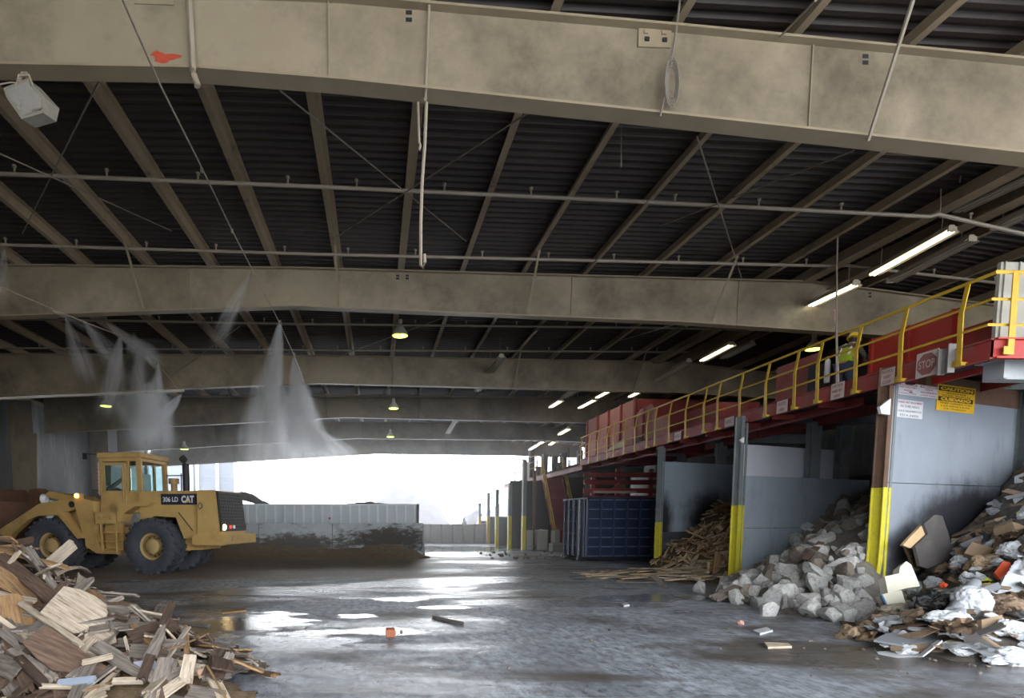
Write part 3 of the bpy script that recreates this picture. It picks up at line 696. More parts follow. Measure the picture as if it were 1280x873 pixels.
# caution signs on the sign wall -------------------------------------
SW = mat('sign_white', 'c9cacf', 'd4d5d9', 6, .5); SY = mat('sign_yellow', 'e3b52a', 'dcae26', 6, .5); SR = mat('sign_red', 'a8484a', None, rough=.6); SB = mat('sign_black', '2b2922', None, rough=.6)
SG = mat('sign_grey_text', '77787c', None, rough=.6)
def wall_pt(px, py):
    n = Vector((math.sin(ANG), -math.cos(ANG), 0)); p = onP(px, py, Vector((9.7, 10.9, 0)), n)
    return ((p.x - 9.7) * math.cos(ANG) + (p.y - 10.9) * math.sin(ANG), p.z)
def wsign(name, label, a, b, m):
    (x0, z1), (x1, z0) = wall_pt(*a), wall_pt(*b)
    o = thing(name, label, 'sign', (9.7 + x0 * math.cos(ANG) + .012 * math.sin(ANG), 10.9 + x0 * math.sin(ANG) - .012 * math.cos(ANG), z0), ANG)
    k = MB(); k.bb(0, x1 - x0, -.003, .003, 0, z1 - z0); k.build('plate', m, o)
    return o, x1 - x0, z1 - z0
def stripe(o, name, m, x0, x1, z0, z1, y=-.0045):
    k = MB(); k.bb(x0, x1, y - .001, y + .001, z0, z1); return k.build(name, m, o)
o, w, h = wsign('caution_sign', 'yellow and black bilingual caution sign on the steel bunker wall', (1171.5, 480), (1216, 518), SY)
stripe(o, 'black_band', SB, .03 * w, .97 * w, .76 * h, .94 * h); stripe(o, 'black_band', SB, .03 * w, .95 * w, .37 * h, .54 * h)
text('heading', 'CAUTION', .17 * h, SY, o, (.5 * w, -.007, .85 * h), bold=.006, fit=(.86 * w, .125 * h))
text('heading', 'CUIDADO', .16 * h, SY, o, (.49 * w, -.007, .455 * h), bold=.006, fit=(.8 * w, .12 * h))
for j, (t, z) in enumerate((('WATCH FOR', .68), ('WORK VEHICLES', .59), ('TENER CUIDADO CON', .30), ('LOS VEHICULOS', .19), ('DE TRABAJO', .08))):
    text('lettering', t, .095 * h, SB, o, (.49 * w, -.006, z * h), fit=(w * min(.84, .058 * len(t)), .062 * h))
o, w, h = wsign('restricted_area_sign', 'white sign with red headings, upper of the two white signs on the bunker wall', (1121, 477.5), (1171, 499), SW)
for t, cx, l in (('CAUTION', .25, ('RESTRICTED', 'AREA', 'CALLING FORMS')), ('PRECAUCION', .76, ('AREA', 'RESTRINGIDA', 'LLAMAR FORMAS'))):
    stripe(o, 'red_band', SR, (cx - .21) * w, (cx + .21) * w, .78 * h, .96 * h)
    text('heading', t, .15 * h, SW, o, (cx * w, -.007, .87 * h), bold=.003, fit=(.36 * w, .12 * h))
    for j, s in enumerate(l): text('lettering', s, .1 * h, SR, o, (cx * w, -.006, (.64 - .25 * j) * h), fit=(w * (.4 if len(s) > 5 else .2), (.14 if j < 2 else .1) * h))
o, w, h = wsign('hard_hat_sign', 'white hard hat notice, lower of the two white signs on the bunker wall', (1120, 499), (1151.5, 524.5), SW)
for t, z, m in (('HARD HAT REQUIRED', .86, SR), ('IN THIS AREA', .64, SG), ('CASCO REQUERIDO EN', .36, SG), ('ESTA AREA', .13, SG)):
    text('lettering', t, .1 * h, m, o, (.5 * w, -.006, z * h), fit=(w * (.9 if len(t) > 13 else .7), .13 * h))

# ------------------------------------------------------------------ blue roll-off container
bc = thing('roll_off_container', 'dark blue ribbed steel roll-off container under the platform', 'container', (8.45, 23.3, 0), R(4))
k = MB(); L, W, H = 5.6, 2.35, 2.5
k.bb(0, L, 0, .05, .16, H); k.build('long_side', BLUEC, bc)
k = MB(); k.bb(0, .05, 0.05, W, .16, H); k.build('end_panel', BLUEC, bc)
k = MB(); k.bb(0, L, W - .05, W, .16, H); k.bb(L - .05, L, .05, W - .05, .16, H); k.bb(0, L, .05, W - .05, .16, .22); k.build('shell', BLUEC, bc)
for j in range(11):
    x = j * .55; k = MB(); k.bb(x - .035, x + .035, -.07, 0, .2, H); k.build('upright_rib', mat('rib_blue', '2a3856', '35435f', 4, .5), bc)
for j in range(7):
    z = .22 + j * .375; k = MB(); k.bb(0, L, -.045, 0, z - .02, z + .02); k.build('horizontal_rib', BLUER, bc)
for j in range(5):
    y = .12 + j * .52; k = MB(); k.bb(-.07, 0, y - .03, y + .03, .2, H); k.build('end_rib', BLUER if j == 1 else BLUEC, bc)
for z in (.6, 1.1, 1.6, 2.1):
    k = MB(); k.bb(-.05, 0, .05, W, z - .02, z + .02); k.build('end_rib', BLUEC, bc)
k = MB(); k.bb(-.06, L, -.06, .06, H, H + .07); k.bb(-.06, .06, -.06, W + .05, H, H + .07); k.build('top_rim', BLUEC, bc)
k = MB(); k.bb(-.2, L, .4, .55, .04, .16); k.bb(-.2, L, 1.8, 1.95, .04, .16); k.build('skid_rail', LOADD, bc)
for y in (.3, 2.0):
    k = MB(); k.tube([(-.12, y, .1), (-.12, y + .2, .1)], .1, 12); k.build('roller', LOADD, bc)

# ------------------------------------------------------------------ yellow stair
st = thing('metal_stair', 'steep metal stair with yellow handrails going up to the platform', 'stair', (9.6, 31.2, 0))
SX0, SX1 = 9.62, 10.75; Y0, Y1, ZT = 31.0, 34.0, 4.25
def stp(k, n, m): return k.build(n, m, st, loc=(-9.6, -31.2, 0))
for x in (SX0, SX1):
    k = MB(); k.bar((x, Y0, .05), (x, Y1, ZT), .05, .28, (0, 0, 1)); stp(k, 'stringer', REDM)
for j in range(14):
    t = (j + .5) / 14; k = MB(); k.box(((SX0 + SX1) / 2, Y0 + t * (Y1 - Y0), t * ZT), (SX1 - SX0, .24, .04)); k.box(((SX0 + SX1) / 2, Y0 + t * (Y1 - Y0) + .12, t * ZT + .15), (SX1 - SX0, .02, .26)); stp(k, 'tread', REDD)
for x in (SX0 - .05, SX1 + .05):
    for hh, n in ((1.05, 'handrail'), (.6, 'lower_rail')):
        k = MB(); k.tube([(x, Y0, .05 + hh), (x, Y1, ZT + hh), (x, Y1 + .3, ZT + hh)], .035, 8); stp(k, n, YEL)
    for t in (0.02, .34, .67, 1):
        y = Y0 + t * (Y1 - Y0); z = t * ZT; k = MB(); k.bar((x, y, z), (x, y, z + 1.05), .05, .05, (0, 1, 0)); stp(k, 'rail_post', YEL)
# stacked concrete blocks near the stair
for lab, (x0, x1), y, z0, z1 in (('pale concrete block pillar left of the stair foot, first from the left', (8.35, 8.75), 32.4, 0, 1.1),
                                 ('wide pale concrete block standing left of the stair foot', (8.85, 9.45), 32.0, 0, 1.12),
                                 ('narrow white concrete block standing on another block beside the stair', (9.42, 9.8), 31.4, .45, 1.1),
                                 ('low concrete block lying at the stair foot', (9.3, 10.2), 30.7, 0, .42)):
    if z0 > 0: x0, y = 9.5, 31.0
    k = MB(); k.bb(x0, x1, y, y + .7, z0, z1, bev=.04)
    k.tube([((x0 + x1) / 2, y + .35, z1), ((x0 + x1) / 2, y + .35, z1 + .04)], .08, 8)
    tag(k.build('concrete_block', CONCB), lab, 'block')
k = MB(); k.bb(9.5, 9.95, 31.1, 31.8, 0, .448, bev=.03); tag(k.build('concrete_block', CONCB), 'grey concrete block carrying the narrow white one beside the stair', 'block')

# far bunkers under the platform
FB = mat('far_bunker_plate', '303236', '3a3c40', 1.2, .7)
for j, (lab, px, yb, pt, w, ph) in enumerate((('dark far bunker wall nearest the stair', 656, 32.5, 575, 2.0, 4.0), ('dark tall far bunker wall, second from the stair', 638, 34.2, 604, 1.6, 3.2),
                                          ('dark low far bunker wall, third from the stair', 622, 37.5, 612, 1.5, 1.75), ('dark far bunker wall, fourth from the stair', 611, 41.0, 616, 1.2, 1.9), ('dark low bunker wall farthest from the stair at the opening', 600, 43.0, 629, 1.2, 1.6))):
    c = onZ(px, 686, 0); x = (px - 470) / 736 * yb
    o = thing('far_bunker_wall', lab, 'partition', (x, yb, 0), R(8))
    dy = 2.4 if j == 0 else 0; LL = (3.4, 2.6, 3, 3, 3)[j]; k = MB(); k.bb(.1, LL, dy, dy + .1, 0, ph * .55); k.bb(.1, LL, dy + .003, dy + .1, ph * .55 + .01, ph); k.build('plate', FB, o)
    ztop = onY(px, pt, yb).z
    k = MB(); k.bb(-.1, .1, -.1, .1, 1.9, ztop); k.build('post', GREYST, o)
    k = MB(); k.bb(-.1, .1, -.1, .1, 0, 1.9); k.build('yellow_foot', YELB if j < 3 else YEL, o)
k = MB(); k.bb(8.75, 8.9, 32.6, 32.75, 1.1, 4.4); tag(k.build('rusty_post', RUST), 'rusty thin post behind the concrete blocks by the stair', 'post')
k = MB(); k.bb(8.35, 8.6, 33.0, 33.1, 3.9, 4.9); tag(k.build('bright_board', WHITEM), 'bright white board fixed to the far platform edge by the stair', 'board')
random.seed(5)
for j in range(9):
    px = 690 + random.uniform(-26, 40); y = 35 + random.uniform(0, 3); c = onY(px, 570, y); k = MB()
    k.bb(c.x - .15, c.x + .15, y, y + .4, 4.28, 4.28 + random.uniform(.5, 1.9)); k.bb(c.x - .25, c.x + .1, y - .05, y + .1, 4.9, 5.05); k.tube([(c.x + .3, y, 4.28), (c.x + .3, y, 5.2 + .1 * j)], .04, 6)
    tag(k.build('machine_part', mat('dim_machine', '55504c', '6a6460', 3, .7)), 'dim machinery silhouette on the far end of the platform above the stair', 'machine', 'machinery at the far end of the platform')
# ------------------------------------------------------------------ push wall, trailer, outside
k = MB(); pw = thing('push_wall', 'low stained concrete push wall behind the loader', 'wall', (-2, 26.4, 0))
for j, (x0, x1) in enumerate(((-9.5, -5.2), (-5.18, -1.95), (-1.93, 2.1))):
    k = MB(); k.bb(x0, x1, 26.4, 26.75, 0, 1.53); k.build('panel', CONC, pw, loc=(2, -26.4, 0))
k = MB(); k.prism([(2.1, 26.4, 0), (2.22, 26.4, 0), (2.12, 26.4, 1.53), (2.1, 26.4, 1.53)], (0, .35, 0)); k.build('steel_edge', GREYST, pw, loc=(2, -26.4, 0))
tr = thing('ribbed_trailer', 'white ribbed open-top trailer parked behind the push wall', 'trailer', (-2.6, 31, 0))
k = MB(); TX0, TX1 = -7.7, 2.15
k.bb(TX0, TX1, 31, 31.06, .9, 2.45); k.bb(TX0, TX0 + .06, 31, 33.4, .9, 2.45); k.bb(TX1 - .06, TX1, 31, 33.4, .9, 2.45); k.bb(TX0, TX1, 33.34, 33.4, .9, 2.45); k.bb(TX0, TX1, 31, 33.4, .9, .98); k.build('body', mat('trailer_white', 'cfd8de', 'c5ced5', 1, .5), tr, loc=(2.6, -31, 0))
for j in range(21):
    x = TX0 + .1 + j * .482; k = MB(); k.bb(x - .05, x + .05, 30.9, 31, .9, 2.45); k.build('rib', WHITEM, tr, loc=(2.6, -31, 0))
k = MB(); k.bb(TX0, TX1, 30.92, 31.06, 2.42, 2.5); k.build('top_rail', WHITEM, tr, loc=(2.6, -31, 0))
k = MB(); k.bb(TX1, TX1 + .12, 31, 33.4, .9, 2.5); k.build('tail_gate', LOADD, tr, loc=(2.6, -31, 0))
for x in (-6, -4.8, .4, 1.5):
    for y in (31.3, 33.1):
        k = MB(); k.lathe([(.2, -.15), (.48, -.14), (.5, -.1), (.5, .1), (.48, .14), (.2, .15)], 20, Matrix.Translation((x, y, .5)) @ Matrix.Rotation(math.pi / 2, 4, 'X')); k.build('wheel', TYRE, tr, True, loc=(2.6, -31, 0))
k = MB(); k.bb(TX0 + .3, TX1 - .2, 32.0, 32.4, .55, .9); k.build('chassis', LOADD, tr, loc=(2.6, -31, 0))
for px in (304, 412): 
    c = onY(px, 648, 30.88); k = MB(); k.box((c.x, 30.87, 1.75), (.1, .04, .1)); k.build('marker_lamp', mat('red_marker', '9c2a28', None, rough=.4), tr, loc=(2.6, -31, 0))

def mound(name, label, x0, x1, y0, y1, hf, m, step=.25, cat=None, kind='stuff', rough=.05, floorclip=True):
    bm = bmesh.new(); nx = int((x1 - x0) / step) + 1; ny = int((y1 - y0) / step) + 1; g = []
    for i in range(nx):
        row = []
        for j in range(ny):
            x = x0 + i * step; y = y0 + j * step; h = hf(x, y)
            z = h + (rough * noise.noise(Vector((x * 3, y * 3, 0))) * 2 + rough * noise.noise(Vector((x * 9, y * 9, 4))) if h > .02 else -.05)
            row.append(bm.verts.new((x, y, max(z, -.05))))
        g.append(row)
    for i in range(nx - 1):
        for j in range(ny - 1):
            q = (g[i][j], g[i + 1][j], g[i + 1][j + 1], g[i][j + 1])
            if max(v.co.z for v in q) > -.04: bm.faces.new(q)
    loose = [v for v in bm.verts if not v.link_faces]; bmesh.ops.delete(bm, geom=loose, context='VERTS')
    me = bpy.data.meshes.new(name); bm.to_mesh(me); bm.free(); me.materials.append(m)
    me.polygons.foreach_set('use_smooth', [True] * len(me.polygons))
    o = bpy.data.objects.new(name, me); COL.objects.link(o)
    return tag(o, label, cat or 'heap', None, kind)
def gauss(x, y, cx, cy, rx, ry): return math.exp(-((x - cx) / rx) ** 2 - ((y - cy) / ry) ** 2)
mound('dirt_bank', 'bank of brown dirt along the foot of the push wall', -9.5, 3, 24, 26.38, lambda x, y: max(0, (.5 + .25 * gauss(x, y, .6, 26.4, 1.2, 9) + .3 * gauss(x, y, -6, 26, 2.5, 9)) * max(0, (y - 24.6) / 1.8) ** 1.6 * (1 if x < 1.2 else max(0, (2.6 - x) / 1.4)) - .02), DIRT, .2, 'dirt', rough=.04)
mound('trailer_load', 'dark load of debris heaped above the trailer behind the loader', -8.4, 2.1, 31.1, 33.3, lambda x, y: 2.25 + .95 * gauss(x, y, -7.2, 32.2, 1.3, 1.2) + .35 * gauss(x, y, -.5, 32.2, 2.5, 1), mat('dark_load', '45443f', '5a5852', 4, .95, bump=.5), .2, 'debris', rough=.05)
AG = MOUNDG
mound('aggregate_pile', 'grey conical aggregate pile in the bright yard behind the trailer', -8, 22, 70, 105, lambda x, y: max(0, 6.8 * max(0, 1 - math.hypot((x - 2.3) / 8.5, (y - 86) / 10)) ** .8 + 1.5 * gauss(x, y, 8, 84, 4, 4)), AG, .6, 'aggregate pile', 'thing', .2)
mound('aggregate_pile', 'small grey pile in the yard right of the notch of bright sky', 9, 22, 56, 66, lambda x, y: max(0, 2.75 * max(0, 1 - math.hypot((x - 10.2) / 4, (y - 60) / 4)) + .0), AG, .4, 'aggregate pile', 'thing', .15)
mound('aggregate_pile', 'pale sheeted pile beside the far bunkers at the opening', 9, 24, 50, 66, lambda x, y: max(0, 4.2 * max(0, 1 - math.hypot((x - 13.8) / 4.8, (y - 58) / 6)) ** .7), mat('pale_pile', '5c5e62', '76787d', 1.5, .7), .4, 'pile', 'thing', .25)
random.seed(9)
x = 3.1
for j in range(8):
    w = .78; k = MB(); k.bb(x, x + w - .05, 41.6, 42.5, 0, 1.38 + random.uniform(-.03, .03), bev=.03)
    tag(k.build('block_wall_unit', mat('brown_block', '56514c', '635e58', 1.5, .9, bump=.2)), 'tall weathered concrete block in the low wall at the bright opening', 'block', 'blocks of the low wall at the opening'); x += w
# outbuilding wall beyond the opening, left
ob = thing('outbuilding', 'light blue-grey clad outbuilding wall with white posts behind the loader cab', 'building', (-15, 52, 0))
k = MB(); k.bb(-20, -12.2, 52, 52.1, 0, 7.5)
k.build('cladding', mat('cladding_blue', '646a76', '6e7480', 1, .6), ob, loc=(15, -52, 0))
for z in (2.8, 3.6, 4.2, 4.8, 5.4): k = MB(); k.bb(-20, -12.2, 51.97, 52, z, z + .05); k.build('girt', GREYST, ob, loc=(15, -52, 0))
for px in (246, 253, 277, 299):
    xx = (px - 470) / 736 * 52; k = MB(); k.bb(xx - .12, xx + .12, 51.8, 51.97, 0, 7.5); k.build('white_post', WHITEM, ob, loc=(15, -52, 0))

# ------------------------------------------------------------------ wheel loader
def build_loader():
    o = thing('wheel_loader', 'big yellow wheel loader with dark name plate working at the left', 'wheel loader', (-6.6, 19.42, 0), R(168))
    RY = Matrix.Rotation(math.pi / 2, 4, 'X')
    def wheel(x, y, s):
        T = Matrix.Translation((x, y, .86)) @ RY
        k = MB(); k.lathe([(.42, -.28), (.55, -.34), (.76, -.35), (.83, -.30), (.845, 0), (.83, .30), (.76, .35), (.55, .34), (.42, .28), (.42, -.28)], 40, T, False)
        w = k.build('tyre', TYRE, o, True)
        k = MB()
        for j in range(22):
            for sd in (-1, 1):
                a = 2 * math.pi * (j + .25 * sd) / 22
                m = T @ Matrix.Rotation(a, 4, 'Z') @ Matrix.Translation((.835, 0, sd * .17)) @ Matrix.Rotation(sd * .45, 4, 'X')
                bmesh.ops.create_cube(k.bm, size=1, matrix=m @ Matrix.Diagonal((.075, .10, .36, 1)))
        k.build('tread_lugs', TYRE, w)
        k = MB(); k.lathe([(.44, -.29 * s + .0), (.44, -.2 * s), (.36, -.17 * s), (.33, .08 * s), (.25, .08 * s), (.23, -.2 * s), (.17, -.24 * s), (0, -.25 * s)], 28, T, False); hub = k.build('hub', HUBM, o, True)
        k = MB()
        for j in range(12):
            a = 2 * math.pi * j / 12; k.tube([T @ Vector((.29 * math.cos(a), .29 * math.sin(a), -.05 * s)), T @ Vector((.29 * math.cos(a), .29 * math.sin(a), -.09 * s))], .02, 6)
        k.build('wheel_nuts', LOADD, hub)
    for x in (.05, 3.55):
        wheel(x, .85, 1); wheel(x, -.85, -1)
    k = MB()
    for x in (.05, 3.55): k.tube([(x, -.6, .86), (x, .6, .86)], .18, 12)
    k.build('axle', LOADD, o, True)
    def pr(k, poly, y0, y1): return k.prism([(x, y0, z) for x, z in poly], (0, y1 - y0, 0))
    k = MB(); pr(k, [(-1.25, .95), (-1.25, 1.24), (-2.35, 1.24), (-2.35, .93), (-2.2, .90), (-1.3, .90)], -1.2, 1.0); k.build('counterweight', LOADY, o)
    k = MB(); k.bb(-2.365, -2.35, -.2, .6, 1.0, 1.2); k.build('bumper_plate', HUBM, o)
    k = MB(); pr(k, [(.55, 1.55), (.55, 2.5), (.35, 2.56), (-1.40, 2.56), (-1.40, 1.1), (-.9, 1.1), (-.65, 1.75), (.05, 1.8)], -.85, .85); k.build('engine_hood', LOADY, o)
    k = MB(); k.bb(-1.38, .5, .851, .86, 1.93, 2.08); k.bb(-1.38, -.8, .851, .858, 1.83, 1.85); k.build('hood_ledge', LOADY, o)
    k = MB(); pr(k, [(-1.42, 1.15), (-1.42, 2.57), (-1.98, 2.57), (-2.1, 1.27), (-2.1, 1.15)], -.95, .95); k.build('radiator_guard', LOADY, o)
    k = MB(); k.prism([(-1.985, -.86, 2.54), (-1.985, .86, 2.54), (-2.105, .86, 1.32), (-2.105, -.86, 1.32)], (-.05, 0, 0)); gr = k.build('grille', LOADD, o)
    k = MB()
    for j in range(16):
        y = -.8 + j * .107; k.bar((-2.06, y, 2.5), (-2.16, y, 1.42), .02, .02)
    for j in range(12):
        t = j / 11; k.bar((-2.06 - .1 * t, -.84, 2.5 - 1.08 * t), (-2.06 - .1 * t, .84, 2.5 - 1.08 * t), .015, .015)
    k.build('grille_bars', mat('grille_grey', '3e3c3c', None, rough=.5), gr)
    k = MB(); k.bb(-1.40, -.18, .851, .862, 2.14, 2.47); pl = k.build('name_plate', mat('plate_dark', '2c2f3a', None, rough=.4), o)
    WT = mat('plate_white', 'd5d6d8', None, rough=.5)
    text('lettering', '306 LD', .21, WT, pl, (-.5, .866, 2.3), rot=(math.pi / 2, 0, math.pi), bold=.004, fit=(.5, .15))
    text('lettering', 'CAT', .26, WT, pl, (-1.07, .866, 2.305), rot=(math.pi / 2, 0, math.pi), bold=.014, fit=(.42, .22))
    k = MB(); k.prism([(-1.0, .868, 2.215), (-1.16, .868, 2.215), (-1.08, .868, 2.29)], (0, .003, 0)); k.build('emblem_triangle', mat('emblem_yellow', 'e0b020', None), pl)
    k = MB()
    for j in range(14):
        a = 2 * math.pi * j / 14; 
    k.tube([(-1.52 + .06 * math.cos(a), .955, 2.1 + .09 * math.sin(a)) for a in [2 * math.pi * j / 14 for j in range(15)]], .012, 5); k.build('handle_ring', LOADD, o)
    k = MB(); k.bar((-.75, .86, 1.9), (-1.2, .86, 1.35), .02, .02); k.build('hose', LOADD, o)
    # frame
    k = MB(); pr(k, [(-1.4, .75), (-1.4, 1.25), (1.9, 1.5), (2.35, 1.3), (2.35, .72), (1.2, .62)], -.55, .55); k.build('rear_frame', LOADY, o)
    k = MB(); pr(k, [(2.02, .62), (2.02, 1.2), (2.08, 2.28), (2.5, 2.36), (2.85, 2.34), (3.1, 1.9), (4.0, 1.5), (4.1, .8), (3.0, .7), (2.5, .75)], -.55, .55); k.build('front_frame', LOADY, o)
    for ya, yb in ((.56, .95), (-.95, -.56)):
        k = MB(); pr(k, [(2.06, .9), (2.08, 2.26), (2.5, 2.36), (2.78, 2.36), (2.7, 2.0), (2.45, 1.1)], ya, yb); k.build('lift_arm_tower', LOADY, o)
    k = MB(); pr(k, [(2.43, .84), (2.05, .62), (1.2, .6), (1.2, .72), (1.9, .8), (2.06, 1.2), (2.43, 1.2)], .7, .93); k.build('belly_plate', LOADY, o)
    # fenders
    for s in (1, -1):
        y0, y1 = (.6, 1.12) if s > 0 else (-1.12, -.6)
        k = MB(); pr(k, [(1.16, 1.62), (1.16, 2.2), (.0, 2.2), (.1, 2.1), (.55, 2.08), (.95, 1.86), (1.06, 1.62)], y0, y1); k.build('rear_fender', LOADY, o)
        k = MB(); pr(k, [(3.95, 1.86), (3.15, 1.93), (2.4, 1.12), (2.55, 1.08), (3.2, 1.83), (3.9, 1.8)], y0 + (.1 if s > 0 else 0), y1); k.build('front_fender', LOADY, o)
    # steps
    k = MB(); k.bb(1.2, 1.9, .75, 1.12, 1.55, 1.92); k.build('step_box', LOADY, o)
    for x in (1.42, 1.72):
        k = MB(); k.lathe([(.075, 0), (.07, .03), (0, .035)], 14, Matrix.Translation((x, 1.12, 1.76)) @ Matrix.Rotation(-math.pi / 2, 4, 'X')); k.build('round_lamp', HUBM, o)
    k = MB(); k.bb(1.2, 1.8, .72, .8, .64, 1.55); k.build('ladder_back', LOADY, o)
    for x in (1.22, 1.72): k = MB(); k.bar((x, 1.08, .62), (x, 1.1, 1.56), .05, .05, (0, 1, 0)); k.build('ladder_rail', LOADY, o)
    for z in (.7, 1.0, 1.28): k = MB(); k.bb(1.22, 1.72, .85, 1.12, z - .02, z + .02); k.build('ladder_rung', LOADY, o)
    # cab
    k = MB(); pr(k, [(.55, 1.9), (.55, 2.55), (1.95, 2.55), (2.0, 1.9)], -.72, .72); k.build('cab_base', LOADY, o)
    for (x, xb, w) in ((.62, .6, .16), (1.0, 1.0, .07), (1.90, 1.96, .08)):
        for y in (-.70, .70): k = MB(); k.bar((xb, y, 2.5), (x, y, 3.62), w, .09, (0, 1, 0)); k.build('cab_post', LOADY, o)
    k = MB(); k.box((1.25, 0, 3.68), (1.52, 1.62, .18), bev=.04); k.bb(.56, 1.95, -.76, .76, 3.5, 3.6); k.build('cab_roof', LOADY, o)
    k = MB(); k.bb(1.08, 1.86, .70, .75, 2.05, 2.58); k.bb(1.08, 1.86, .70, .75, 3.38, 3.46); k.bb(1.08, 1.15, .70, .75, 2.5, 3.4); k.bb(1.79, 1.86, .7, .75, 2.5, 3.4); dr = k.build('cab_door', LOADY, o)
    k = MB(); k.bb(1.14, 1.18, .755, .78, 2.2, 3.3); k.build('grab_handle', HUBM, dr)
    for (x0, x1, y0, y1) in ((1.15, 1.79, .715, .725), (.70, .97, .715, .725), (.7, 1.86, -.725, -.715), (.6, .61, -.6, .6), (1.92, 1.93, -.6, .6)):
        k = MB(); k.bb(x0, x1, y0, y1, 2.58, 3.4); k.build('window_pane', GLASSM, o)
    k = MB(); k.bb(.9, 1.35, -.3, .3, 2.5, 2.62); k.bb(.86, .98, -.28, .28, 2.6, 3.15); k.build('seat', mat('pale_seat', 'b8c4c8', 'c6d0d2', 3, .6), o)
    k = MB()
    for j in range(9): k.bb(2.0, 2.04, .70, .74, 2.5 + j * .11, 2.56 + j * .11)
    k.bb(2.0, 2.02, .71, .73, 2.45, 3.5); k.build('marker_strip', mat('red_white', 'c98a84', 'e0cfcf', 30, .5), o)
    k = MB(); k.tube([(1.9, .72, 3.72), (2.3, 1.0, 3.72)], .012, 6); k.bb(2.2, 2.32, .98, 1.02, 3.55, 3.74); k.build('mirror', LOADD, o)
    k = MB(); k.tube([(-.55, 0, 2.5), (-.55, 0, 3.45), (-.52, 0, 3.55), (-.42, 0, 3.66)], .11, 14); k.build('exhaust_stack', LOADD, o, True)
    k = MB(); k.tube([(.05, -.3, 2.5), (.05, -.3, 2.85)], .1, 12); k.tube([(.05, -.3, 2.85), (.05, -.3, 3.02)], .17, 14); k.build('air_precleaner', HUBM, o, True)
    k = MB(); k.bb(-.3, .3, -.3, -.26, 3.1, 3.13); k.tube([(-.1, -.5, 2.5), (-.1, -.5, 3.2)], .02, 6); k.build('hood_rail', LOADD, o)
    # lift arms, tilt linkage, bucket
    for y in (.62, -.86):
        k = MB(); pr(k, [(2.7, 2.02), (2.85, 2.34), (3.1, 2.32), (4.05, 2.2), (4.8, 1.78), (5.5, 1.4), (5.95, 1.15), (5.85, .88), (5.3, .98), (5.1, 1.22), (4.5, 1.68), (3.85, 1.88), (3.1, 1.95)], y, y + .24); a = k.build('lift_arm', LOADY, o)
        for p in ((2.9, 2.16), (5.52, 1.1)):
            k = MB(); k.lathe([(.1, -.02), (.1, .28), (0, .28)], 14, Matrix.Translation((p[0], y - .02, p[1])) @ Matrix.Rotation(-math.pi / 2, 4, 'X')); k.build('pin', LOADD, a)
    k = MB(); k.tube([(2.7, 0, 2.3), (3.6, 0, 2.4)], .13, 12); k.tube([(3.6, 0, 2.4), (4.5, 0, 2.45)], .09, 12); k.build('tilt_cylinder', LOADY, o, True)
    k = MB(); pr(k, [(2.95, 2.2), (2.9, 2.42), (3.9, 2.6), (4.05, 2.5), (3.9, 2.38)], .3, .6); k.build('hydraulic_guard', LOADY, o)
    k = MB(); pr(k, [(4.4, 2.5), (4.65, 2.72), (4.9, 2.66), (4.95, 2.2), (5.35, 1.5), (5.2, 1.4), (4.75, 2.0)], -.15, .3); k.build('tilt_lever', RUSTB, o)
    k = MB(); bx = [(6.05, 2.75), (5.55, 2.3), (5.22, 1.75), (5.35, 1.1), (5.85, .72), (6.6, .9), (7.3, 1.5)]; bx = [(x + .55, z) for x, z in bx]
    bi = [(6.12, 2.72), (5.63, 2.27), (5.31, 1.75), (5.42, 1.14), (5.87, .8), (6.58, .97), (7.28, 1.54)]
    bi = [(x + .55, z) for x, z in bi]; pr(k, bx + bi[::-1], -1.45, 1.45); k.build('bucket_shell', RUSTB, o)
    for y in (-1.45, 1.41): k = MB(); pr(k, bx, y, y + .04); k.build('bucket_side', RUSTB, o)
    for j in range(7):
        y = -1.35 + j * .44; k = MB(); pr(k, [(7.75, 1.42), (8.1, 1.75), (7.79, 1.58)], y, y + .09); k.build('bucket_tooth', LOADD, o)
    # lamps
    k = MB(); k.box((2.62, .86, 2.42), (.16, .2, .16)); k.build('lamp_bracket', LOADY, o)
    k = MB(); k.lathe([(.07, 0), (.06, .04), (0, .05)], 14, Matrix.Translation((2.62, .97, 2.43)) @ Matrix.Rotation(-math.pi / 2, 4, 'X')); k.build('amber_lamp', mat('amber_lit', 'ffb040', None, emit='ffb84a', estr=14), o)
    k = MB(); k.lathe([(.09, 0), (.08, .03), (0, .04)], 14, Matrix.Translation((-2.17, .72, 1.45)) @ Matrix.Rotation(-math.pi / 2, 4, 'Y')); k.build('rear_lamp', mat('warm_lit', 'ffdf9a', None, emit='ffdd9a', estr=22), o)
    k = MB(); k.bb(-2.15, -2.1, -.9, .86, 1.34, 1.56); k.build('lamp_bar', LOADD, o)
    k = MB(); k.box((-2.17, .3, 1.45), (.03, .12, .1)); k.build('red_lamp', mat('red_lit', 'd04030', None, emit='ff5030', estr=1.2), o)
    k = MB(); k.box((-2.17, .05, 1.45), (.03, .12, .1)); k.build('clear_lamp', WHITEM, o)
    for y in (.75, -.75):
        k = MB(); k.lathe([(.0, -.12), (.1, -.1), (.17, 0), (.17, .03), (0, .05)], 14, Matrix.Translation((4.25, y * .55, 2.36)) @ Matrix.Rotation(math.pi / 2, 4, 'Y')); k.build('head_lamp', WHITEM, o, True)
gm = bpy.data.materials.new('cab_glass'); gm.use_nodes = True; GLASSM = gm
_b = gm.node_tree.nodes['Principled BSDF']; _b.inputs['Transmission Weight'].default_value = 1; _b.inputs['Roughness'].default_value = .03; _b.inputs['Base Color'].default_value = (.75, .9, .88, 1); _b.inputs['IOR'].default_value = 1.1
build_loader()
tb = thing('teal_bin', 'teal open bin behind the loader bucket at the left edge', 'bin', (-15.2, 25.5, 0))
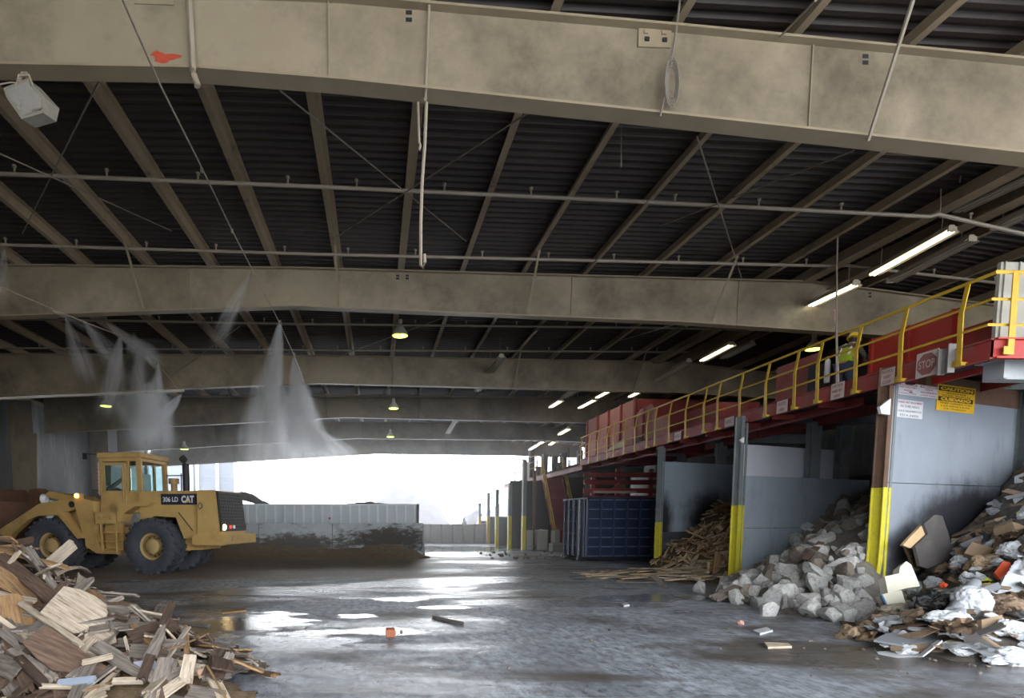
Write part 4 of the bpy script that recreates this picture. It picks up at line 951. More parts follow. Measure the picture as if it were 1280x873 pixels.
k = MB(); k.bb(-.9, .9, -.02, .02, .3, 2.55); k.bb(-.9, -.86, 0, 1.4, .3, 2.55); k.bb(.86, .9, 0, 1.4, .3, 2.55); k.bb(-.9, .9, 1.38, 1.42, .3, 2.55); k.bb(-.9, .9, 0, 1.4, .3, .36); k.build('body', mat('teal', '3f8078', '4a8c84', 2, .5), tb)
k = MB(); k.bb(-.95, .95, -.06, .04, 2.5, 2.58); k.build('rim', mat('teal_light', '7aa9a2', None), tb)
k = MB(); k.bb(-.8, -.6, .1, 1.3, 0, .3); k.bb(.6, .8, .1, 1.3, 0, .3); k.build('feet', LOADD, tb)

# ------------------------------------------------------------------ lamps
def tube_lamp(label, p, q, lit=True, group=None, hang=True, r=.017):
    p = Vector(p); q = Vector(q); o = thing('tube_light', label, 'lamp', (p + q) / 2, 0, group); c = (p + q) / 2; p = p - c; q = q - c
    k = MB(); k.bar(p + Vector((0, 0, .09)), q + Vector((0, 0, .09)), .10, .07); k.build('housing', FIXT, o)
    k = MB()
    for s in (-1, 1):
        k.prism([p + Vector((s * .05, 0, .06)), q + Vector((s * .05, 0, .06)), q + Vector((s * .15, 0, -.0)), p + Vector((s * .15, 0, -.0))], (0, 0, .008))
    k.build('reflector', FIXT, o)
    for s in (-1, 1):
        k = MB(); k.tube([p + Vector((s * .045, 0, .015)), q + Vector((s * .045, 0, .015))], r, 10); k.build('tube', TUBE if lit else TUBEOFF, o)
    for e in (p, q): k = MB(); k.bb(e.x - .08, e.x + .08, e.y - .015, e.y + .015, e.z + .0, e.z + .09); k.build('end_cap', FIXT, o)
    if hang:
        for t in (.12, .88):
            w = p.lerp(q, t); zt = zr((w + c).x, (w + c).y) - c.z; k = MB(); k.tube([w + Vector((0, 0, .12)), (w.x, w.y, zt - .02)], .007, 5); k.build('hanger_wire', ROD, o)
for lab, a, b, X, lit in (('long lit tube light nearest the viewer, high at the right', (1190, 290), (1090, 345), 10.4, 1), ('long lit tube light second from the viewer, in line with the nearest one', (1070, 357), (997, 391), 10.4, 1),
                     ('lit tube light third in the line, above the middle of the yellow railing', (915, 432), (877, 452), 10.4, 1), ('lit tube light fourth in the line, by the ribbed hopper box top', (812, 484), (787, 497), 10.4, 1),
                     ('short lit tube light, right one of the close pair left of the hopper', (761, 490), (746, 498), 9.3, 1), ('lit tube light, left one of the close pair left of the hopper', (743, 501), (724, 511), 9.3, 1),
                     ('faint lit tube light left of the close pair near the fourth girder', (701, 502), (688, 510), 7.5, 1), ('small lit tube light below the close pair, farther back', (711, 537), (699, 544), 8.9, 1),
                     ('tiny lit tube light at the back, leftmost above the stair', (672, 557), (662, 563), 8.6, 1), ('tiny lit tube light at the back, middle above the stair', (679, 553), (673, 556), 8.6, 1), ('tiny lit tube light at the back, right above the stair', (693, 553), (687, 557), 9.2, 1),
                     ('unlit tube light right of the nearest lit one, parallel to it', (1215, 302), (1112, 354), 11.2, 0), ('big unlit double fixture at the upper right edge under the front girder', (1330, 203), (1196, 266), 10.6, 0), ('unlit fixture at the right edge below the big double fixture', (1340, 243), (1242, 288), 11.3, 0),
                     ('unlit pair end of fixture left of the third lit tube', (861, 453), (818, 478), 10.2, 0), ('unlit tube fixture right of the third lit tube above the railing', (940, 431), (903, 449), 11.2, 0),
                     ('dim unlit fixture right of the faint lit tube by the fourth girder', (716, 490), (703, 499), 7.6, 0)):
    tube_lamp(lab, onX(*a, X), onX(*b, X), bool(lit))
tube_lamp('unlit double tube fixture hanging left of the railing under the third girder', onX(627, 447, 4.1), onX(611, 468, 4.1), False)
tube_lamp('second unlit fixture end to end with the hanging one under the third girder', onX(609, 471, 4.1), onX(596, 490, 4.1), False)
tube_lamp('far unlit tube fixture under the fourth girder in the middle', onX(571, 523, 4.1), onX(559, 543, 4.1), False)
def bay_lamp(label, px, py, y, r, lit=True):
    c = onY(px, py, y); o = thing('high_bay_lamp', label, 'lamp', c)
    k = MB(); k.lathe([(r, 0), (r * .97, .03), (r * .8, r * .55), (r * .45, r * 1.0), (r * .3, r * 1.25), (r * .3, r * 1.9), (0, r * 1.95)], 28, None, False); s = k.build('shade', SHADE, o, True)
    md = s.modifiers.new('t', 'SOLIDIFY'); md.thickness = .01
    k = MB(); k.lathe([(0, -.01), (r * .86, -.008), (r * .86, .0), (0, .02)], 24); k.build('lens', BULB, o, True)
    k = MB(); k.tube([(0, 0, r * 1.9), (0, 0, zr(c.x, c.y) - c.z - .02)], .02, 8); k.build('stem', PIPEM, o)
bay_lamp('bell shaped hanging lamp with glowing underside in the middle of the hall', 500, 420, 18.3, .25)
bay_lamp('second bell shaped lamp in the middle, smaller, in front of the fourth girder', 492, 511, 26.2, .23)
bay_lamp('farthest glowing lamp in the middle above the bright opening', 488, 546.5, 33.5, .22)
bay_lamp('glowing bell lamp at the left in front of the fourth girder above the frame column', 132.5, 508, 26.2, .24)
bay_lamp('small glowing lamp above the loader exhaust', 230.5, 562, 35, .24)
bay_lamp('green glowing lamp behind the yellow railing near the worker', 1017, 437, 16.8, .22)
# flood light at the upper left
o = thing('flood_light', 'dusty grey flood light hung from the front girder at the upper left', 'lamp', onY(31, 122, 6.6))
def fl(px, py, y=6.6): return onY(px, py, y) - onY(31, 122, 6.6)
k = MB(); k.prism([fl(4, 110), fl(34, 98), fl(58, 124), fl(54, 141), fl(27, 149), fl(8, 122)], (.03, .2, .04)); k.build('housing', mat('dusty_lamp', '6b665b', '7c766a', 8, .7), o)
k = MB(); k.prism([fl(9, 112, 6.59), fl(33, 102, 6.59), fl(52, 124, 6.59), fl(49, 138, 6.59), fl(28, 144, 6.59), fl(12, 121, 6.59)], (0, .02, 0)); k.build('glass', mat('dusty_glass', '74716a', '86827a', 6, .35, c3='5d5a52', s3=5), o)
k = MB(); k.tube([fl(19, 108), fl(24, 94), fl(36, 94), fl(41, 108)], .014, 6); k.tube([fl(24, 101), fl(28, 92, 6.7), fl(33, 92, 6.7), fl(36, 102)], .02, 6); k.build('bracket', PIPEM, o)
k = MB(); k.tube([fl(-12, 110), fl(2, 105), fl(14, 103), fl(22, 104)], .008, 5); k.build('cable', PIPEM, o)
for j in range(7): k = MB(); a = fl(40 + j * 1.7, 139 - j * .4, 6.58); b = fl(42 + j * 1.7, 136.5 - j * .4, 6.58); k.bar(a, b, .008, .008); k.build('vent_rib', mat('lamp_rib', '6b655a', None), o)

# hanging conduit with pull cord by the worker
k = MB(); k.tube([onY(1082, 246, 11.2), onY(1050, 243, 12.2), onY(1049, 250, 12.2), onY(1046, 330, 12.2), onY(1045.5, 420, 12.2)], .016, 6); tag(k.build('drop_conduit', PIPEM), 'thin conduit dropping from the roof to the platform beside the worker', 'conduit')
k = MB(); k.tube([onY(1043, 387, 12.3), onY(1046, 430, 12.3), onY(1048, 478, 12.3)], .018, 6); tag(k.build('pull_pole', mat('red_white_pole', 'd5bcb5', 'b55a50', 6, .5, stretch=(1, 1, 2))), 'thin red and white pole leaning beside the worker', 'pole')
k = MB(); k.tube([onY(1046, 490, 12.0), onY(1046, 415, 12.0)], .02, 6); tag(k.build('grey_pole', PIPEM), 'grey upright pole on the fascia left of the worker', 'pole')
k = MB(); c = onY(1034.5, 457, 13.6); k.lathe([(.06, -.26), (.062, .05), (.05, .12), (.02, .16), (.02, .2), (0, .2)], 14, Matrix.Translation(c)); k.lathe([(.06, -.4), (.06, -.26), (0, -.26)], 12, Matrix.Translation(c)); tag(k.build('white_bottle', WHITEM, smooth=True), 'white bottle standing left of the worker behind the railing', 'bottle')
k = MB(); c = onY(1026, 468, 13.8); k.bb(c.x - .14, c.x + .14, c.y, c.y + .25, 4.28, c.z + .25, bev=.02); tag(k.build('dark_box', BLACKM), 'dark box standing on the platform left of the white bottle', 'box')
for j, (px, py, y) in enumerate(((1175, 273, 10.4), (1203, 205, 10.2), (1224, 205, 10.4))):
    c = onY(px, py, y); k = MB(); k.tube([(c.x, c.y, c.z), (c.x - .02, c.y, zr(c.x, c.y) - .1)], .009, 5); tag(k.build('hanger_rod', ROD), ('thin hanger rod at the near end of the nearest lit tube', 'left thin hanger rod of the big unlit double fixture', 'right thin hanger rod of the big unlit double fixture')[j], 'rod')

# ------------------------------------------------------------------ worker on the platform
def skin_body(name, pts, edges, radii, m, parent, sub=2):
    me = bpy.data.meshes.new(name); me.from_pydata([Vector(p) for p in pts], edges, []); me.materials.append(m)
    o = bpy.data.objects.new(name, me); COL.objects.link(o); o.parent = parent
    o.modifiers.new('skin', 'SKIN'); 
    for v, r in zip(me.skin_vertices[0].data, radii):
        v.radius = (r, r) if not isinstance(r, tuple) else r
    me.skin_vertices[0].data[0].use_root = True
    s = o.modifiers.new('sub', 'SUBSURF'); s.levels = s.render_levels = sub
    me.polygons.foreach_set('use_smooth', [True] * len(me.polygons))
    return o
SKINM = mat('skin', '9a6d52', 'a5785c', 8, .6); JEAN = mat('jeans', '2f3a4c', '384458', 12, .85); VEST = mat('lime_vest', '8fa41f', '9ab02a', 6, .7); REFL = mat('reflective_strip', 'e6d9d2', None, rough=.3, emit='ffffff', estr=0.0); HELM = mat('yellow_helmet', 'c9a91e', 'd1b226', 5, .4); SHIRT = mat('dark_shirt', '4a4a40', '55554a', 8, .8)
def build_worker():
    o = thing('person', 'worker in lime reflective vest, jeans and yellow helmet bending behind the railing', 'person', (10.42, 13.0, 4.28), R(-62))
    # local: facing +Y (away), x to the right; bent forward
    J = dict(pel=(0, 0, .88), sp1=(0, .05, 1.02), sp2=(0, .13, 1.17), ch=(0, .21, 1.31), nk=(0, .30, 1.41), hd0=(0, .36, 1.48), hd1=(0, .41, 1.58), hd2=(0, .40, 1.65),
             lh=(-.1, 0, .85), lk=(-.12, .06, .47), la=(-.12, -.02, .09), lt=(-.14, .15, .045), rh=(.1, 0, .85), rk=(.13, .1, .48), ra=(.13, .04, .09), rt=(.15, .2, .045),
             ls=(-.19, .21, 1.34), le=(-.25, .33, 1.10), lw=(-.17, .53, 1.05), rs=(.19, .21, 1.34), re=(.26, .36, 1.12), rw=(.18, .56, 1.08))
    names = list(J); idx = {n: i for i, n in enumerate(names)}
    E = [('pel', 'sp1'), ('sp1', 'sp2'), ('sp2', 'ch'), ('ch', 'nk'), ('nk', 'hd0'), ('hd0', 'hd1'), ('hd1', 'hd2'), ('pel', 'lh'), ('lh', 'lk'), ('lk', 'la'), ('la', 'lt'), ('pel', 'rh'), ('rh', 'rk'), ('rk', 'ra'), ('ra', 'rt'),
         ('ch', 'ls'), ('ls', 'le'), ('le', 'lw'), ('ch', 'rs'), ('rs', 're'), ('re', 'rw')]
    rad = dict(pel=(.15, .11), sp1=(.135, .1), sp2=(.15, .105), ch=(.165, .11), nk=.055, hd0=.065, hd1=.09, hd2=.07, lh=.09, lk=.06, la=.042, lt=.035, rh=.09, rk=.06, ra=.042, rt=.035, ls=.06, le=.045, lw=.03, rs=.06, re=.045, rw=.03)
    pts = [J[n] for n in names]; R_ = [rad[n] for n in names]; edges = [(idx[a], idx[b]) for a, b in E]
    # hands: palm, four fingers and a thumb, slightly curled
    for s, w in ((-1, 'lw'), (1, 'rw')):
        b = Vector(J[w]); palm = b + Vector((-.005 * s, .07, -.02)); wi = idx[w]
        pi = len(pts); pts.append(palm); R_.append((.032, .016)); edges.append((wi, pi))
        for f, (dx, L) in enumerate(((-.027, .07), (-.009, .082), (.009, .078), (.027, .06))):
            a = len(pts); pts += [palm + Vector((dx, .035, -.004)), palm + Vector((dx * 1.1, .035 + L * .55, -.018)), palm + Vector((dx * 1.1, .035 + L * .85, -.05))]; R_ += [.0095, .0088, .008]; edges += [(pi, a), (a, a + 1), (a + 1, a + 2)]
        a = len(pts); pts += [palm + Vector((-s * .045, -.01, -.01)), palm + Vector((-s * .06, .035, -.03))]; R_ += [.011, .009]; edges += [(pi, a), (a, a + 1)]
    skin_body('body', pts, edges, R_, SKINM, o)
    # trousers
    leg = ['pel', 'lh', 'lk', 'la', 'rh', 'rk', 'ra']; li = {n: i for i, n in enumerate(leg)}
    skin_body('jeans', [J[n] for n in leg], [(li[a], li[b]) for a, b in (('pel', 'lh'), ('lh', 'lk'), ('lk', 'la'), ('pel', 'rh'), ('rh', 'rk'), ('rk', 'ra'))], [(.17, .125), .105, .078, .066, .105, .078, .066], JEAN, o)
    sl = ['ch', 'ls', 'le', 'lw', 'rs', 're', 'rw']; si = {n: i for i, n in enumerate(sl)}
    lerp = lambda a, b, t: tuple(Vector(a).lerp(Vector(b), t))
    P = dict(J); P['lw'] = lerp(J['le'], J['lw'], .8); P['rw'] = lerp(J['re'], J['rw'], .8)
    skin_body('sleeves', [P[n] for n in sl], [(si[a], si[b]) for a, b in (('ch', 'ls'), ('ls', 'le'), ('le', 'lw'), ('ch', 'rs'), ('rs', 're'), ('re', 'rw'))], [(.16, .11), .075, .058, .046, .075, .058, .046], SHIRT, o)
    ve = [J['pel'], J['sp1'], J['sp2'], J['ch'], (0, .24, 1.37)]; ve[0] = (0, .015, .93)
    v = skin_body('vest', ve, [(0, 1), (1, 2), (2, 3), (3, 4)], [(.185, .145), (.19, .145), (.195, .15), (.2, .15), (.15, .11)], VEST, o)
    def ring(t0, t1, c0, c1, rx, ry):
        k = MB(); n = 28; a = []; b = []
        for j in range(n):
            an = 2 * math.pi * j / n; a.append(Vector(c0) + Vector((rx * math.cos(an), ry * math.sin(an), 0))); b.append(Vector(c1) + Vector((rx * math.cos(an), ry * math.sin(an), 0)))
        va = [k.bm.verts.new(p) for p in a]; vb = [k.bm.verts.new(p) for p in b]
        for j in range(n): k.bm.faces.new((va[j], va[(j + 1) % n], vb[(j + 1) % n], vb[j]))
        return k
    q = ring(0, 0, (0, .1, 1.09), (0, .125, 1.14), .178, .152).build('reflective_band', REFL, v, True); q.modifiers.new('s', 'SOLIDIFY').thickness = .006
    for s in (-1, 1):
        k = MB(); k.tube([(s * .09, -.02, 1.13), (s * .1, .06, 1.27), (s * .1, .13, 1.38), (s * .09, .26, 1.45)], .026, 6); k.build('reflective_strap', REFL, v, True)
    k = MB(); mx = Matrix.Translation((0, .42, 1.60)) @ Matrix.Rotation(-.35, 4, 'X'); k.lathe([(.145, -.01), (.145, .0), (.122, .012), (.118, .06), (.09, .11), (.045, .135), (0, .14)], 24, mx)
    k.prism([mx @ Vector((.13 * math.sin(a), .1 + .11 * math.cos(a), 0)) for a in [x * math.pi / 8 - math.pi / 2 for x in range(9)]], (0, 0, .012)); k.build('helmet', HELM, o, True)
    k = MB(); hm = Matrix.Translation((0, .37, 1.54)); k.lathe([(.0, -.07), (.07, -.05), (.093, 0), (.09, .05), (0, .08)], 16, hm); k.build('hair', BLACKM, o, True)
    # face
    k = MB(); k.prism([(-.012, .495, 1.555), (.012, .495, 1.555), (.008, .525, 1.535), (-.008, .525, 1.535)], (0, .0, -.012)); k.build('nose', SKINM, o)
    for s in (-1, 1):
        k = MB(); k.lathe([(0, -.012), (.012, 0), (0, .012)], 8, Matrix.Translation((s * .033, .49, 1.58))); k.build('eye', BLACKM, o)
        k = MB(); k.lathe([(0, -.03), (.016, 0), (0, .03)], 8, Matrix.Translation((s * .092, .41, 1.565))); k.build('ear', SKINM, o)
    k = MB(); k.box((0, .5, 1.515), (.045, .012, .008)); k.build('mouth', mat('lips', '7d4a40', None), o)
    for s, a, t in ((-1, 'la', 'lt'), (1, 'ra', 'rt')):
        A, T = Vector(J[a]), Vector(J[t]); k = MB(); k.box(((A + T) / 2 + Vector((0, -.01, -.015))), (.1, .29, .085), bev=.03); k.build('boot', BLACKM, o)
build_worker(); bpy.data.objects['person'].scale = (.92, .92, .92)

# ------------------------------------------------------------------ heaps
def clamp(v, a, b): return max(a, min(b, v))
def hW(x, y):      # demolition wood, front left
    d = -((x + 1.3) * .8 + (y - 6.6) * .6)
    if d <= 0: return 0
    return max(0, min(.33 * d + .13 * d * d, .62 * (y - 5.15), 2.0))
def slabY(x, x0, y0): return y0 + (x - x0) * math.tan(ANG)
def hT(x, y):      # mixed trash, right
    s = min(x - 6.6 - 1.05 * max(0, y - 7.9), (y - 6.3) * 1.0)
    if s <= 0 or y > slabY(x, 9.7, 10.9) - .03: return 0
    return min(.30 * s + .5 * max(0, x - 10.0), 3.2)
def hR(x, y):      # concrete rubble
    if y > slabY(x, 9.55, 15.1) - .05: return 0
    if x > 9.45 and y < slabY(x, 9.7, 10.9) + .2: return 0
    t = clamp((y - 12.3) / 2.7, 0, 1); x0 = 7.3 + 2.0 * t
    s = x - x0
    if s <= 0: return 0
    h = .46 * s + .1 * max(0, s - 1) 
    if h > 1.35: h = 1.35 + (h - 1.35) * .95
    if x < 9.7: h = min(h, .55 * max(0, y - 9.2))
    return max(0, h)
def hM(x, y):      # splintered wood, middle bunker
    if y > slabY(x, 9.62, 19.6) - .05: return 0
    if x > 9.3 and y < slabY(x, 9.55, 15.1) + .2: return 0
    s = x - 9.15 - .12 * max(0, 17.5 - y)
    if s > 0: return min(.16 + .72 * s, 1.9 + .1 * s)
    if y < 15.0 or y > 18.6: return 0
    return max(0, .14 * (1 - (9.3 - x) / 2.8))
def hB(x, y):      # far wood behind the loader
    return max(0, 3.7 * gauss(x, y, -14.6, 34, 2.2, 3.0) - .25)
mound('wood_core', 'dark splintered chips filling the demolition wood heap at bottom left', -8.5, -1.0, 4.9, 11.5, lambda x, y: hW(x, y) - .17, SOILW, .16, 'wood chips', rough=.05)
mound('trash_core', 'dirty compacted litter filling the trash heap at right', 6.5, 14.5, 6.2, 12.6, lambda x, y: hT(x, y) - .05, mat('litter_core', '57504a', '7a736b', 9, .95, bump=.6, c3='9a9894', s3=5), .16, 'litter', rough=.06)
mound('rubble_core', 'grey grit filling the concrete rubble heap', 7, 14.6, 9.0, 17, lambda x, y: hR(x, y) - .04, SOILR, .16, 'grit', rough=.05)
mound('splinter_core', 'wood chips filling the splintered wood heap in the bunker', 6.4, 14.6, 14.9, 21.4, lambda x, y: hM(x, y) - .06, SOILW, .16, 'wood chips', rough=.05)
mound('far_wood_core', 'grey splintered wood heap far left behind the loader', -17, -11, 29, 40, hB, mat('far_wood', '6d6862', '8a857e', 5, .9, bump=.5), .3, 'wood heap', rough=.12)

def hit(px, py, h, tmax=30, t0=2.0):
    r = ray(px, py); r = r / r.y; t = t0
    while t < tmax:
        p = CAM + r * t
        if p.z <= max(0, h(p.x, p.y)) + 1e-4: return p
        t += .02
    return CAM + r * tmax
def hn(h, x, y, e=.12):
    return Vector((h(x - e, y) - h(x + e, y), h(x, y - e) - h(x, y + e), 2 * e)).normalized()

def board_mesh(L, W, T, seed, jag=.06, nicks=True):
    rnd = random.Random(seed); bm = bmesh.new(); n = 6; top = []; bot = []
    segs = [(-L / 2, 1)] + [(L * t, 0) for t in (-.25, 0, .25)] + [(L / 2, -1)]
    bend = rnd.uniform(-.015, .015) * L
    for i, (x, s) in enumerate(segs):
        a = []; b = []
        for j in range(n + 1):
            y = -W / 2 + W * j / n
            dx = s * rnd.uniform(0, jag) * L * .8 if s else 0
            z = bend * math.cos(x / L * 3)
            a.append(bm.verts.new((x + dx, y, T / 2 + z))); b.append(bm.verts.new((x + dx, y, -T / 2 + z)))
        top.append(a); bot.append(b)
    for i in range(len(segs) - 1):
        for j in range(n):
            bm.faces.new((top[i][j], top[i + 1][j], top[i + 1][j + 1], top[i][j + 1])); bm.faces.new((bot[i][j], bot[i][j + 1], bot[i + 1][j + 1], bot[i + 1][j]))
        bm.faces.new((top[i][0], bot[i][0], bot[i + 1][0], top[i + 1][0])); bm.faces.new((top[i][n], top[i + 1][n], bot[i + 1][n], bot[i][n]))
    for j in range(n):
        bm.faces.new((top[0][j], top[0][j + 1], bot[0][j + 1], bot[0][j])); bm.faces.new((top[-1][j + 1], top[-1][j], bot[-1][j], bot[-1][j + 1]))
    bmesh.ops.recalc_face_normals(bm, faces=bm.faces)
    me = bpy.data.meshes.new('broken_board'); bm.to_mesh(me); bm.free(); return me
def place(me, m, name, label, cat, loc, rot, group=None, scale=None):
    me = me if me.materials else me
    if not me.materials: me.materials.append(m)
    o = bpy.data.objects.new(name, me); COL.objects.link(o); o.location = loc
    o.rotation_mode = 'QUATERNION'; o.rotation_quaternion = rot
    if scale: o.scale = scale
    return tag(o, label, cat, group)
def frame_q(x, n):
    x = Vector(x).normalized(); y = Vector(n).cross(x).normalized(); z = x.cross(y)
    return Matrix((x, y, z)).transposed().to_quaternion()
WOODS = {'grey': WGREY, 'brown': WBROWN, 'pale': WPALE, 'tan': WTAN, 'mid': WMID}
def board_between(p, q, W, T, m, label, n=None, name='broken_board', cat='board', seed=1, jag=.05):
    L = (q - p).length; me = board_mesh(L, W, T, seed, jag)
    c = (p + q) / 2
    n = n or (CAM - c).normalized() * .6 + Vector((0, 0, .6))
    n = n - (q - p) * (n.dot(q - p) / L / L)
    return place(me, m, name, label, cat, c, frame_q(q - p, n.normalized()))
def board_px(a, b, w, T, m, label, h=hW, lift=.07, Ya=None, Yb=None, **kw):
    P = []
    for (px, py), Y in ((a, Ya), (b, Yb)):
        p = onY(px, py, Y) if Y else hit(px, py, h)
        P.append(p + (CAM - p).normalized() * lift)
    p, q = P; d = CAM - (p + q) / 2
    W = w * d.length / 780
    return board_between(p, q, W, T, m, label, **kw)
def panel_px(poly, m, label, T=.04, h=hW, lift=.08, n=None, name='broken_sheet', cat='panel', Y=None, thick_dir=None, grain=None, lean=None):
    cx = sum(p[0] for p in poly) / len(poly); cy = sum(p[1] for p in poly) / len(poly)
    c = onY(cx, cy, Y) if Y else hit(cx, cy, h)
    c = c + (CAM - c).normalized() * lift
    n = Vector(n) if n else ((CAM - c).normalized() * .7 + Vector((0, 0, .5)))
    n.normalize(); pts = [onP(px, py, c, n) for px, py in poly]
    xd = (onP(*grain[1], c, n) - onP(*grain[0], c, n)) if grain else (pts[1] - pts[0])
    qn = frame_q(xd - n * xd.dot(n), n); inv = qn.inverted()
    k = MB(); k.prism([inv @ (p - c) for p in pts], (0, 0, -T)); me = k.mesh(name)
    return place(me, m, name, label, cat, c, qn)

# hand-placed pieces of the near wood heap
panel_px([(50, 766), (64, 750), (80, 733), (100, 737), (118, 745), (133, 756), (140, 777), (146, 803), (138, 806), (131, 800), (120, 809), (85, 788)], WPALE, 'large pale weathered plank panel on top of the near wood heap', .05, grain=((55, 765), (118, 806)), lift=.2)
panel_px([(27, 803), (57, 781), (78, 795), (102, 813), (128, 830), (150, 843), (140, 849), (110, 844), (66, 838), (45, 822)], WBROWN, 'large reddish brown broken sheet low in the near wood heap', .03, grain=((27, 803), (110, 840)), lift=.22)
panel_px([(0, 745), (22, 742), (40, 757), (56, 780), (28, 800), (10, 798), (0, 790)], WTAN, 'brown and tan broken panel at the left edge of the near wood heap', .04, grain=((0, 745), (10, 798)), lift=.15)
panel_px([(0, 708), (14, 716), (40, 738), (56, 758), (44, 760), (20, 745), (0, 734)], WTAN, 'tan board with pale streaks sloping at the left edge of the wood heap', .05, grain=((0, 710), (50, 756)), lift=.18)
panel_px([(176, 826), (198, 786), (207, 780), (206, 796), (196, 822)], WGREY, 'upright pale grey splintered plank end in the near wood heap', .04, grain=((180, 824), (204, 782)), lift=.25)
panel_px([(166, 828), (190, 824), (214, 841), (202, 846), (184, 840)], mat('lavender_board', '8f8f9c', '9c9caa', 3, .6), 'bluish grey laminate piece near the front of the wood heap', .03, lift=.12)
panel_px([(220, 783), (232, 783), (238, 790), (234, 795), (226, 790)], PAPERW, 'crumpled white scrap lying on the right end of the wood heap', .02, lift=.15, name='paper_scrap', cat='paper')
for a, b, w, T, m, lab, kw in (
    ((48, 717), (93, 679), 11, .09, WPALE, 'square timber sticking up in front of the loader wheel', dict(lift=.3, Ya=8.2, Yb=8.3)),
    ((4, 684), (42, 676), 9, .05, WBROWN, 'reddish board at the very top of the near wood heap', dict(Ya=8.4, Yb=8.5)),
    ((34, 684), (52, 712), 9, .03, WGREY, 'short grey slat leaning below the reddish top board', dict(Ya=8.3, Yb=8.1)),
    ((-10, 690), (70, 752), 16, .04, WBROWN, 'dark reddish plank running down the left of the wood heap', dict(lift=.22)),
    ((52, 723), (112, 717), 7, .05, WPALE, 'pale narrow board sticking out level above the large pale panel', dict(lift=.3)),
    ((78, 728), (112, 727), 7, .05, WTAN, 'short yellowish board under the pale narrow board', dict(lift=.28)),
    ((112, 735), (140, 760), 9, .03, WTAN, 'splintery tan strip right of the large pale panel', dict(lift=.2)),
    ((23, 753), (104, 808), 7, .03, WPALE, 'long cream slat crossing the near wood heap', dict(lift=.3)),
    ((-5, 742), (45, 752), 7, .03, WPALE, 'cream slat at the left edge of the near wood heap', dict(lift=.25)),
    ((128, 752), (172, 826), 19, .05, WBROWN, 'dark brown rough plank sloping down right of the pale panel', dict(lift=.22)),
    ((142, 762), (200, 784), 17, .05, WGREY, 'wide grey-brown plank lying right of the dark rough plank', dict(lift=.12)),
    ((150, 752), (222, 776), 8, .04, WGREY, 'long thin grey board at the back edge of the wood heap', dict(lift=.08)),
    ((165, 782), (222, 836), 8, .05, WTAN, 'orange-brown stick leaning in the front of the wood heap', dict(lift=.1)),
    ((197, 775), (262, 783), 6, .03, WGREY, 'thin curled grey strip at the right end of the wood heap', dict(lift=.12)),
    ((190, 788), (238, 800), 7, .04, WTAN, 'broken tan board under the white scrap', dict(lift=.08)),
    ((202, 810), (250, 809), 5, .03, WTAN, 'thin tan lath lying level near the right of the wood heap', dict(lift=.1)),
    ((240, 813), (294, 813), 8, .03, WGREY, 'grey plank end lying flat at the right tip of the wood heap', dict(lift=.05)),
    ((250, 830), (331, 838), 12, .03, WGREY, 'long grey plank lying on the wet floor at the front of the wood heap', dict(lift=.03)),
    ((238, 822), (232, 852), 15, .08, WPALE, 'pale splintered block standing among the front planks', dict(lift=.2)),
    ((247, 844), (263, 838), 8, .05, mat('pinkish_wood', 'c9a08c', 'd6b09c', 6, .8), 'small pinkish wood block beside the pale splintered block', dict(lift=.08)),
    ((186, 856), (238, 834), 13, .03, WGREY, 'dark grey plank leaning towards the pale splintered block', dict(lift=.12)),
    ((252, 848), (290, 843), 11, .02, WGREY, 'flat dark board lying behind the small pinkish block', dict(lift=.03)),
    ((118, 806), (192, 848), 18, .04, WGREY, 'dark grey plank running to the bottom edge under the pale panel', dict(lift=.14)),
    ((14, 812), (68, 850), 10, .04, WGREY, 'dark edge board below the reddish brown sheet', dict(lift=.15)),
    ((22, 822), (56, 856), 10, .05, WBROWN, 'thick rotten brown board at the bottom left', dict(lift=.18)),
    ((102, 829), (142, 820), 6, .03, WPALE, 'short pale stick on the reddish brown sheet', dict(lift=.3)),
    ((265, 823), (286, 817), 2.5, .02, WPALE, 'thin white stick lying on the planks at the right tip', dict(lift=.1)),
    ((205, 828), (290, 822), 9, .03, WBROWN, 'brown board half buried at the right front of the wood heap', dict(lift=.05)),
    ((72, 855), (120, 850), 9, .04, mat('bluish_board', '8d97a8', '9aa4b4', 3, .7), 'bluish painted board at the very bottom of the wood heap', dict(lift=.15)),
    ((140, 852), (180, 851), 7, .04, WPALE, 'pale board end at the bottom edge of the picture', dict(lift=.1)),
):
    board_px(a, b, w, T, m, lab, seed=hash(lab) % 997 if False else len(lab) * 7 + int(a[0]), **kw)

rnd = random.Random(21)
def proto_boards(kinds, dims, seed):
    out = {}
    for kd in kinds:
        out[kd] = []
        for j, (L, W, T) in enumerate(dims):
            me = board_mesh(L, W, T, seed + j, .1); me.materials.append(WOODS[kd]); out[kd].append(me)
    return out
def scatter_boards(n, region, h, kinds, dims, seed, name, fmt, cat, group, lay=.35, zoff=(.0, .1), hmin=.02, ok=None):
    rnd = random.Random(seed); pb = proto_boards(kinds, dims, seed); c = 0; tries = 0
    while c < n and tries < n * 60:
        tries += 1
        x = rnd.uniform(region[0], region[1]); y = rnd.uniform(region[2], region[3]); z = h(x, y)
        if z < hmin or (ok and not ok(x, y)): continue
        nrm = hn(h, x, y); a = rnd.uniform(0, 2 * math.pi); d = Vector((math.cos(a), math.sin(a), 0))
        nn = (nrm + Vector((rnd.uniform(-lay, lay), rnd.uniform(-lay, lay), 0))).normalized(); d = (d - nn * d.dot(nn)).normalized()
        kd = rnd.choices(list(kinds), weights=list(kinds.values()))[0]; me = rnd.choice(pb[kd])
        place(me, None, name, fmt % kd if '%' in fmt else fmt, cat, Vector((x, y, z)) + nrm * rnd.uniform(*zoff), frame_q(d, nn), (group % kd) if '%' in group else group)
        c += 1
KN = {'grey': 'weathered grey', 'brown': 'dark brown'}
